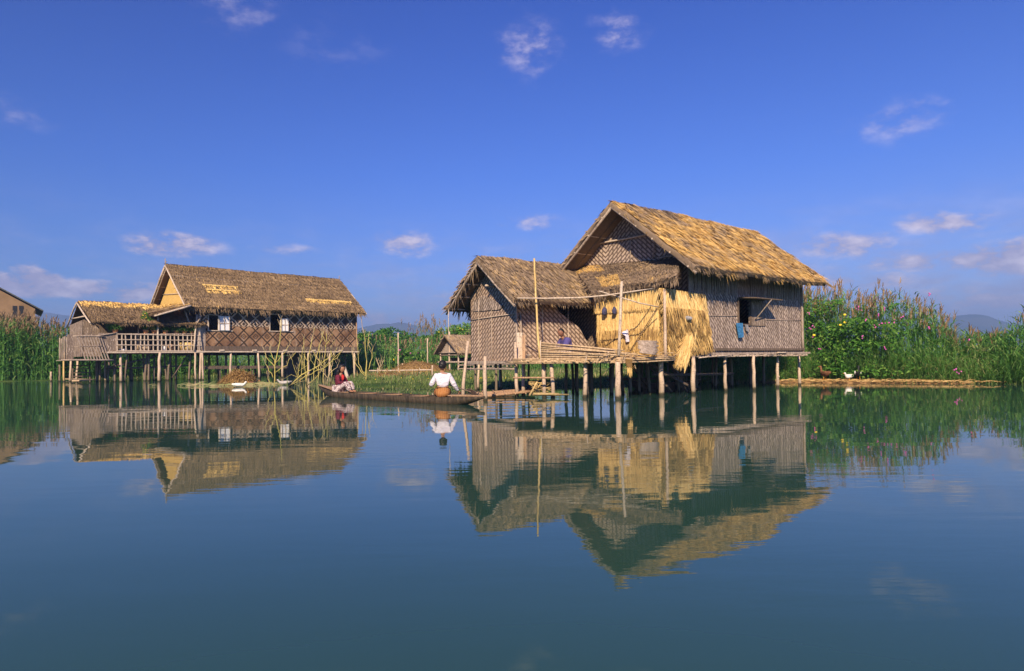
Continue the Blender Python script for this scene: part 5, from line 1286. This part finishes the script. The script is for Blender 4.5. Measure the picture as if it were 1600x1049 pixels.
def bowl(label, px, y, r, h, mat, cat='basket', name='basket'):
    x = Lh.at(px, y, VF); q = Lh.w(x, y, VF-.015); mb = MB()
    ids = [[mb.vert((q.x+a*math.cos(k*.45), q.y+a*math.sin(k*.45), q.z+b)) for k in range(14)] for a, b in ((r*.7, 0), (r, h*.6), (r*.95, h), (r*.85, h), (r*.8, h*.6))]
    for a, b in zip(ids, ids[1:]):
        for i in range(14): mb.face((a[i], a[(i+1) % 14], b[(i+1) % 14], b[i]), 0, True)
    mb.face(ids[0][::-1]); mb.face(ids[-1]); return item(name, label, cat, mb, mat)
bowl('white bowl on the verandah floor behind the left railing bars', 193, .25, .22, .18, M_white, 'bowl', 'bowl')
bowl('brown basket on the verandah floor left of the post', 224, .3, .45, .42, M_slat)
bowl('yellow basket on the verandah floor by the house corner', 292, .3, .5, .6, M_posty)
bowl('small white jug behind the railing right of the post', 257, .25, .14, .35, M_white, 'jug', 'jug')
bowl('dark jar behind the middle of the railing', 266, .6, .3, .5, M_brownwood, 'jar', 'jar')

# ================================================================ vegetation
def reeds(label, pts, n, hf, name='reeds', lw=.045, nl=7, plume=.25, lean=(0, 0), mats=None, tint=(.15, .85), Lf=.9, hc=None):
    """stalks with arching leaves; pts() -> x, y; hf(x, y) -> height"""
    mb = MB()
    for k in range(n):
        x, y = pts(); h = hf(x, y)*rnd.uniform(.72, 1.08)
        if h < .2: continue
        clump = noise.noise(V(x*.5, y*.5, 3)); tt = lambda: max(0, min(1, rnd.uniform(*tint)+.22*clump))
        lx, ly = lean[0]+rnd.gauss(0, .09), lean[1]+rnd.gauss(0, .09)
        th_ = rnd.uniform(0, 6.28)
        mb.blade((x, y, 0), (lx, ly, 1), h, lw*.5, (math.cos(th_), math.sin(th_), 0), 0, 2, tt()*.8)
        for i in range(nl):
            z = h*rnd.uniform(.08, .97); a = rnd.uniform(0, 6.28); up_ = rnd.uniform(.5, 1.6); d = Vector((math.cos(a)+lx*3, math.sin(a)+ly*3, up_)).normalized()
            L = Lf*rnd.uniform(.5, 1.2)*(1-.35*z/h)*min(1, h/2)
            mb.blade((x+lx*z, y+ly*z, z), d, L, lw, (-math.sin(a), math.cos(a), 0), rnd.uniform(.25, .8), 3, tt(), 0, .12)
        if rnd.random() < plume*(1+clump)*(.35 if x > 17.5 else 1):
            for i in range(9):
                a = rnd.uniform(0, 6.28); d = Vector((math.cos(a)*.28+.1, math.sin(a)*.28, 1)).normalized(); z = h*rnd.uniform(.93, 1.05)
                mb.blade((x+lx*z, y+ly*z, z), d, rnd.uniform(.22, .45), lw*.7, (-math.sin(a), math.cos(a), 0), .35, 2, rnd.uniform(.2, .9), 1, .5)
    return tag(mb.build(name, mats or [M_reed, M_plume]), label, 'reeds', kind='stuff')
def topline(tab, px):
    for (a, b), (c, d) in zip(tab, tab[1:]):
        if a <= px <= c: return b+(d-b)*(px-a)/(c-a)
    return tab[0][1] if px < tab[0][0] else tab[-1][1]
def hfun(tab):
    def f(x, y):
        px = 800+FPX*x/y; ty = topline(tab, px); return max(.3, (hz(px)-ty)/FPX*y+CAMH + .25*noise.noise(V(x*.6, y*.6, 0)))
    return f
def band(x0, x1, d0, d1, power=1.6):
    def f():
        x = rnd.uniform(x0, x1); return x, shore_y(x)+d0+(d1-d0)*rnd.random()**power+max(0, 1-abs(x-14)/3.6)*1.0*(d0 > -.2)
    return f
TR = [(1000, 520), (1150, 500), (1240, 462), (1262, 457), (1290, 462), (1330, 458), (1350, 474), (1372, 478), (1400, 464), (1430, 470), (1455, 484), (1475, 498), (1490, 514), (1530, 526), (1565, 522), (1585, 500), (1600, 488), (1700, 470)]
fr_ = hfun(TR)
reeds('wall of tall green reeds with brown plumes on the right bank', band(5.5, 30, .2, 4.2, 1.3), 5200, fr_, lw=.046, nl=8, plume=.34, tint=(.25, 1.0))
def frontlow(x, y): return (.45+.3*min(1, max(0, (x-14)/5)))*fr_(x, y)*rnd.uniform(.3, 1)
reeds('leaning green grass at the foot of the reeds on the right bank', band(6, 30, -.15, 1.4), 8000, frontlow, name='bank_grass', lw=.019, nl=7, plume=0, lean=(-.16, -.20), tint=(.3, 1.0), Lf=.95)
# climbing vine with pink flowers over the reeds next to the house
mb = MB()
for k in range(4800):
    px = rnd.choice((rnd.gauss(1305, 28), rnd.gauss(1345, 40), rnd.uniform(1255, 1420))); 
    if not 1130 < px < 1500: continue
    top = topline(TR, px)+8; py = rnd.uniform(top, 590); D = 29.2+rnd.uniform(-.4, 1.4)-(px-1300)*.018
    if noise.noise(V(px*.022, py*.03, 0)) < -.02: continue
    p = P(px, py, D); d = V(rnd.gauss(0, 1), rnd.gauss(-.6, .7), rnd.gauss(0, .8)).normalized()
    mb.blade(p, d, rnd.uniform(.08, .17), .08, d.orthogonal().normalized(), .3, 2, max(0, min(1, rnd.gauss(.5, .22))), 0, .3)
for px, py in ((1271, 511), (1266, 514), (1271, 525), (1338, 483), (1342, 481), (1352, 499), (1376, 507), (1386, 505), (1380, 483), (1373, 492), (1396, 503), (1383, 543), (1367, 510), (1408, 497), (1451, 513), (1492, 578), (1497, 581), (1514, 532), (1280, 545), (1452, 460), (1262, 489), (1347, 526)):
    D = 28.6-(px-1300)*.022
    for k in range(3): ball(mb, P(px, py, D)+V(rnd.gauss(0, .04), -.05, rnd.gauss(0, .04)), (.027, .025, .027), 1, None, None, (7, 5))
for px, py in ((1320, 492), (1320, 504), (1313, 508), (1272, 524)): ball(mb, P(px, py, 28.5), (.07, .03, .045), 2, None, None, (7, 5))
tag(mb.build('climbing_vine', [M_leaf, M_pink, M_yellow]), 'leafy vine with pink flowers climbing over the reeds', 'vine', kind='stuff')
# dark thicket close behind the large house
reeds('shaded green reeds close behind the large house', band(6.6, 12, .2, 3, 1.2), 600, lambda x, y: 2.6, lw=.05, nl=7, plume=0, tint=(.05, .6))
# left bank
TL = [(-400, 500), (0, 499), (40, 500), (70, 508), (105, 515), (140, 530), (200, 540), (560, 540)]
fl_ = hfun(TL)
reeds('wall of tall green reeds on the left bank', band(-46, -27, .1, 5, 1.4), 3000, fl_, lw=.085, nl=8, plume=.45, Lf=1.1)
reeds('green reeds growing behind the stilts of the left house', band(-34, -8, .2, 12, 1.0), 1900, lambda x, y: 2.4 if (x < -13 and y > 56) or y > 60 else 0, name='reeds', lw=.085, nl=7, plume=.05, tint=(.5, 1))
TM = [(400, 540), (560, 532), (600, 530), (660, 535), (700, 530), (760, 525), (1000, 540)]
reeds('pale mixed reeds standing at the back of the marsh', lambda: (rnd.uniform(-18, 13), rnd.uniform(58, 68)), 1700, hfun(TM), name='marsh_reeds', lw=.09, nl=7, plume=.12, tint=(.35, 1))
reeds('thin brown reed tops standing left of the shack', lambda: (rnd.uniform(-9.5, -6.0), rnd.uniform(62, 66)), 90, lambda x, y: 4.9, name='marsh_reeds', lw=.06, nl=4, plume=.8, tint=(.6, 1))
# the marsh: short grass and floating weeds
mb = MB()
def grass(n, f, L, w, t, mi=0):
    for k in range(n):
        x, y = f(); z = .02+max(0, min(.18, (y-shore_y(x))*.05))
        cl = noise.noise(V(x*.8, y*.35, 5)); a = rnd.uniform(0, 6.28)
        if cl < -.45: continue
        mb.blade((x, y, z-.03), Vector((math.cos(a)*.35, math.sin(a)*.35, 1)).normalized(), L*rnd.uniform(.5, 1.2)*(1+.5*cl), w, (math.cos(a+1.5), math.sin(a+1.5), 0), rnd.uniform(.1, .5), 2, max(0, min(1, rnd.uniform(*t)+.3*cl)), mi, .15)
grass(9000, band(-9.5, 7, -.3, 5, 1.0), .22, .035, (.15, .8))
grass(9000, band(-11, 9, 4, 30, 1.2), .34, .06, (.2, .85))
grass(2500, band(-33, -9, -.3, 3, 1.0), .45, .06, (.2, .9))
grass(2500, band(9, 30, -.5, 1.0, 1.0), .25, .03, (.2, 1))
for k in range(2600):                                        # rosettes and drowned stems just outside the edge
    x = rnd.uniform(-9.5, 6.5); y = shore_y(x)-abs(rnd.gauss(0, .8)); a = rnd.uniform(0, 6.28)
    mb.blade((x, y, -.02), Vector((math.cos(a), math.sin(a), rnd.uniform(.3, 1.2))).normalized(), rnd.uniform(.06, .25), .03, (math.cos(a+1.5), math.sin(a+1.5), 0), .4, 2, rnd.uniform(.3, 1), 0, .2)
for k in range(28):
    x = rnd.uniform(-6, 3); y = shore_y(x)+rnd.uniform(0, 4); ball(mb, (x, y, .3+rnd.random()*.1), (.025, .025, .02), 1, None, None, (5, 4))
tag(mb.build('marsh_grass', [M_marsh, M_yellow]), 'short green marsh grass and floating weeds along the water edge', 'grass', kind='stuff')
# reeds and yellow stalks in the shallows right of the left house
mb = MB()
for k in range(900):
    x = rnd.uniform(-11, -4.5); y = rnd.uniform(29, 38); a = rnd.uniform(0, 6.28)
    if noise.noise(V(x*.7, y*.7, 1)) < 0: continue
    mb.blade((x, y, -.05), Vector((math.cos(a)*.2, math.sin(a)*.2, 1)).normalized(), rnd.uniform(.2, .75), .02, (math.cos(a+1.5), math.sin(a+1.5), 0), .15, 2, rnd.uniform(.6, 1), 0, .2)
for k in range(160):                                         # dry straw drifting at the left of the hay heap
    x = rnd.gauss(-14.0, 1.3); y = rnd.gauss(35, 1.0); a = rnd.uniform(-.4, .4)
    mb.blade((x, y, .03), Vector((math.cos(a), math.sin(a), rnd.uniform(0, .5))).normalized(), rnd.uniform(.2, .7), .03, (0, .3, 1), .2, 2, rnd.uniform(.7, 1), 0, .2)
for k in range(60):                                          # yellow leaves floating off the right bank
    x = rnd.uniform(15, 24); y = shore_y(x)-abs(rnd.gauss(0, .5))-.2; mb.blade((x, y, .012), (1, rnd.uniform(-.3, .3), 0), rnd.uniform(.1, .5), .06, (0, 1, 0), 0, 1, 1.0, 0, .4)
tag(mb.build('water_grass', M_marsh), 'sparse yellowed grass standing in the shallow water', 'grass', kind='stuff')

def bush(label, px, D, top, wpx, n, mats, L=.35, name='bush', flowers=0, tint=(.1, .9)):
    c = Wt(px, D, .15); h = (hz(px)-top)/FPX*D+CAMH-.15; r = wpx/2/FPX*D; t = thing(name, label, 'bush', c, 0)
    mb = MB(); mb.tube([(0, 0, -.2), (.1, 0, h*.3), (0, .1, h*.6)], [.12, .09, .05], 6, .3)
    for k in range(5): a = k*1.26; mb.tube([(0, 0, h*.2), (math.cos(a)*r*.4, math.sin(a)*r*.4, h*.55)], [.06, .03], 5, .3)
    mb.build('trunk', M_dark, t); mb = MB()
    lobes = [(V(rnd.uniform(-.7, .7)*r, rnd.uniform(-.5, .5)*r, h*rnd.uniform(.25, .82)), rnd.uniform(.25, .5)*min(r, h*.55)) for k in range(14)]
    lobes.append((V(0, 0, h*.78), h*.2))
    for k in range(n):
        lc, lr = rnd.choice(lobes); d = V(rnd.gauss(0, 1), rnd.gauss(0, 1), rnd.gauss(0, 1)).normalized(); p = lc+d*lr*rnd.random()**.25
        if p.z < .1 or p.z > h: continue
        e = (d+V(rnd.gauss(0, .6), rnd.gauss(0, .6), rnd.gauss(0, .6))).normalized()
        mb.blade(p, e, L*rnd.uniform(.5, 1.2), L*.5, e.orthogonal().normalized(), .3, 2, rnd.uniform(*tint), 0, .2)
    for k in range(flowers):
        lc, lr = rnd.choice(lobes); d = V(rnd.gauss(0, .7), -1, rnd.gauss(0, .7)).normalized(); ball(mb, lc+d*lr, (.09, .07, .08), rnd.choice((1, 2)), None, None, (6, 4))
    mb.build('crown', mats, t); return t
FM = [M_leaf, M_yellow, M_pink]
bush('dark green bush behind the right end of the left house', 582, 74, 517, 60, 2600, FM)
bush('tallest dark green bush under the far hill', 615, 78, 510, 50, 2600, FM, tint=(0, .7))
bush('dark green bush just left of the pale hill gap', 645, 80, 519, 46, 2200, FM)
bush('low green bush between the far bushes and the shack', 668, 76, 522, 40, 1800, FM)
bush('light green flowering bush behind the shack roof', 728, 68, 503, 62, 5200, FM, .28, flowers=40, tint=(.4, 1))
bush('light green bush peeping over the left slope of the shack', 694, 66, 511, 34, 2400, FM, .28, flowers=12, tint=(.4, 1))
bush('low green bush far behind the open deck', 850, 70, 530, 90, 2000, FM)
bush('yellow speckled bush in the middle of the marsh', 638, 60, 546, 60, 1800, FM, .25, flowers=30, tint=(.3, .9))
bush('dark bush at the far end of the gap in the right reeds', 1540, 60, 517, 70, 1600, FM)

# ================================================================ air: faint even haze
mt = bpy.data.materials.new('haze'); mt.use_nodes = True; nt = mt.node_tree; nt.nodes.remove(nt.nodes['Principled BSDF'])
pv = nt.nodes.new('ShaderNodeVolumePrincipled'); pv.inputs['Color'].default_value = (.36, .56, 1.0, 1); pv.inputs['Density'].default_value = .00055
pv.inputs['Anisotropy'].default_value = 0.0
nt.links.new(pv.outputs[0], nt.nodes['Material Output'].inputs['Volume'])
mb = MB(); mb.box((0, 1900, 110), (2900, 2000, 111.5)); o = mb.build('haze', mt); tag(o, 'faint even haze filling the air over the lake', 'haze', kind='stuff')
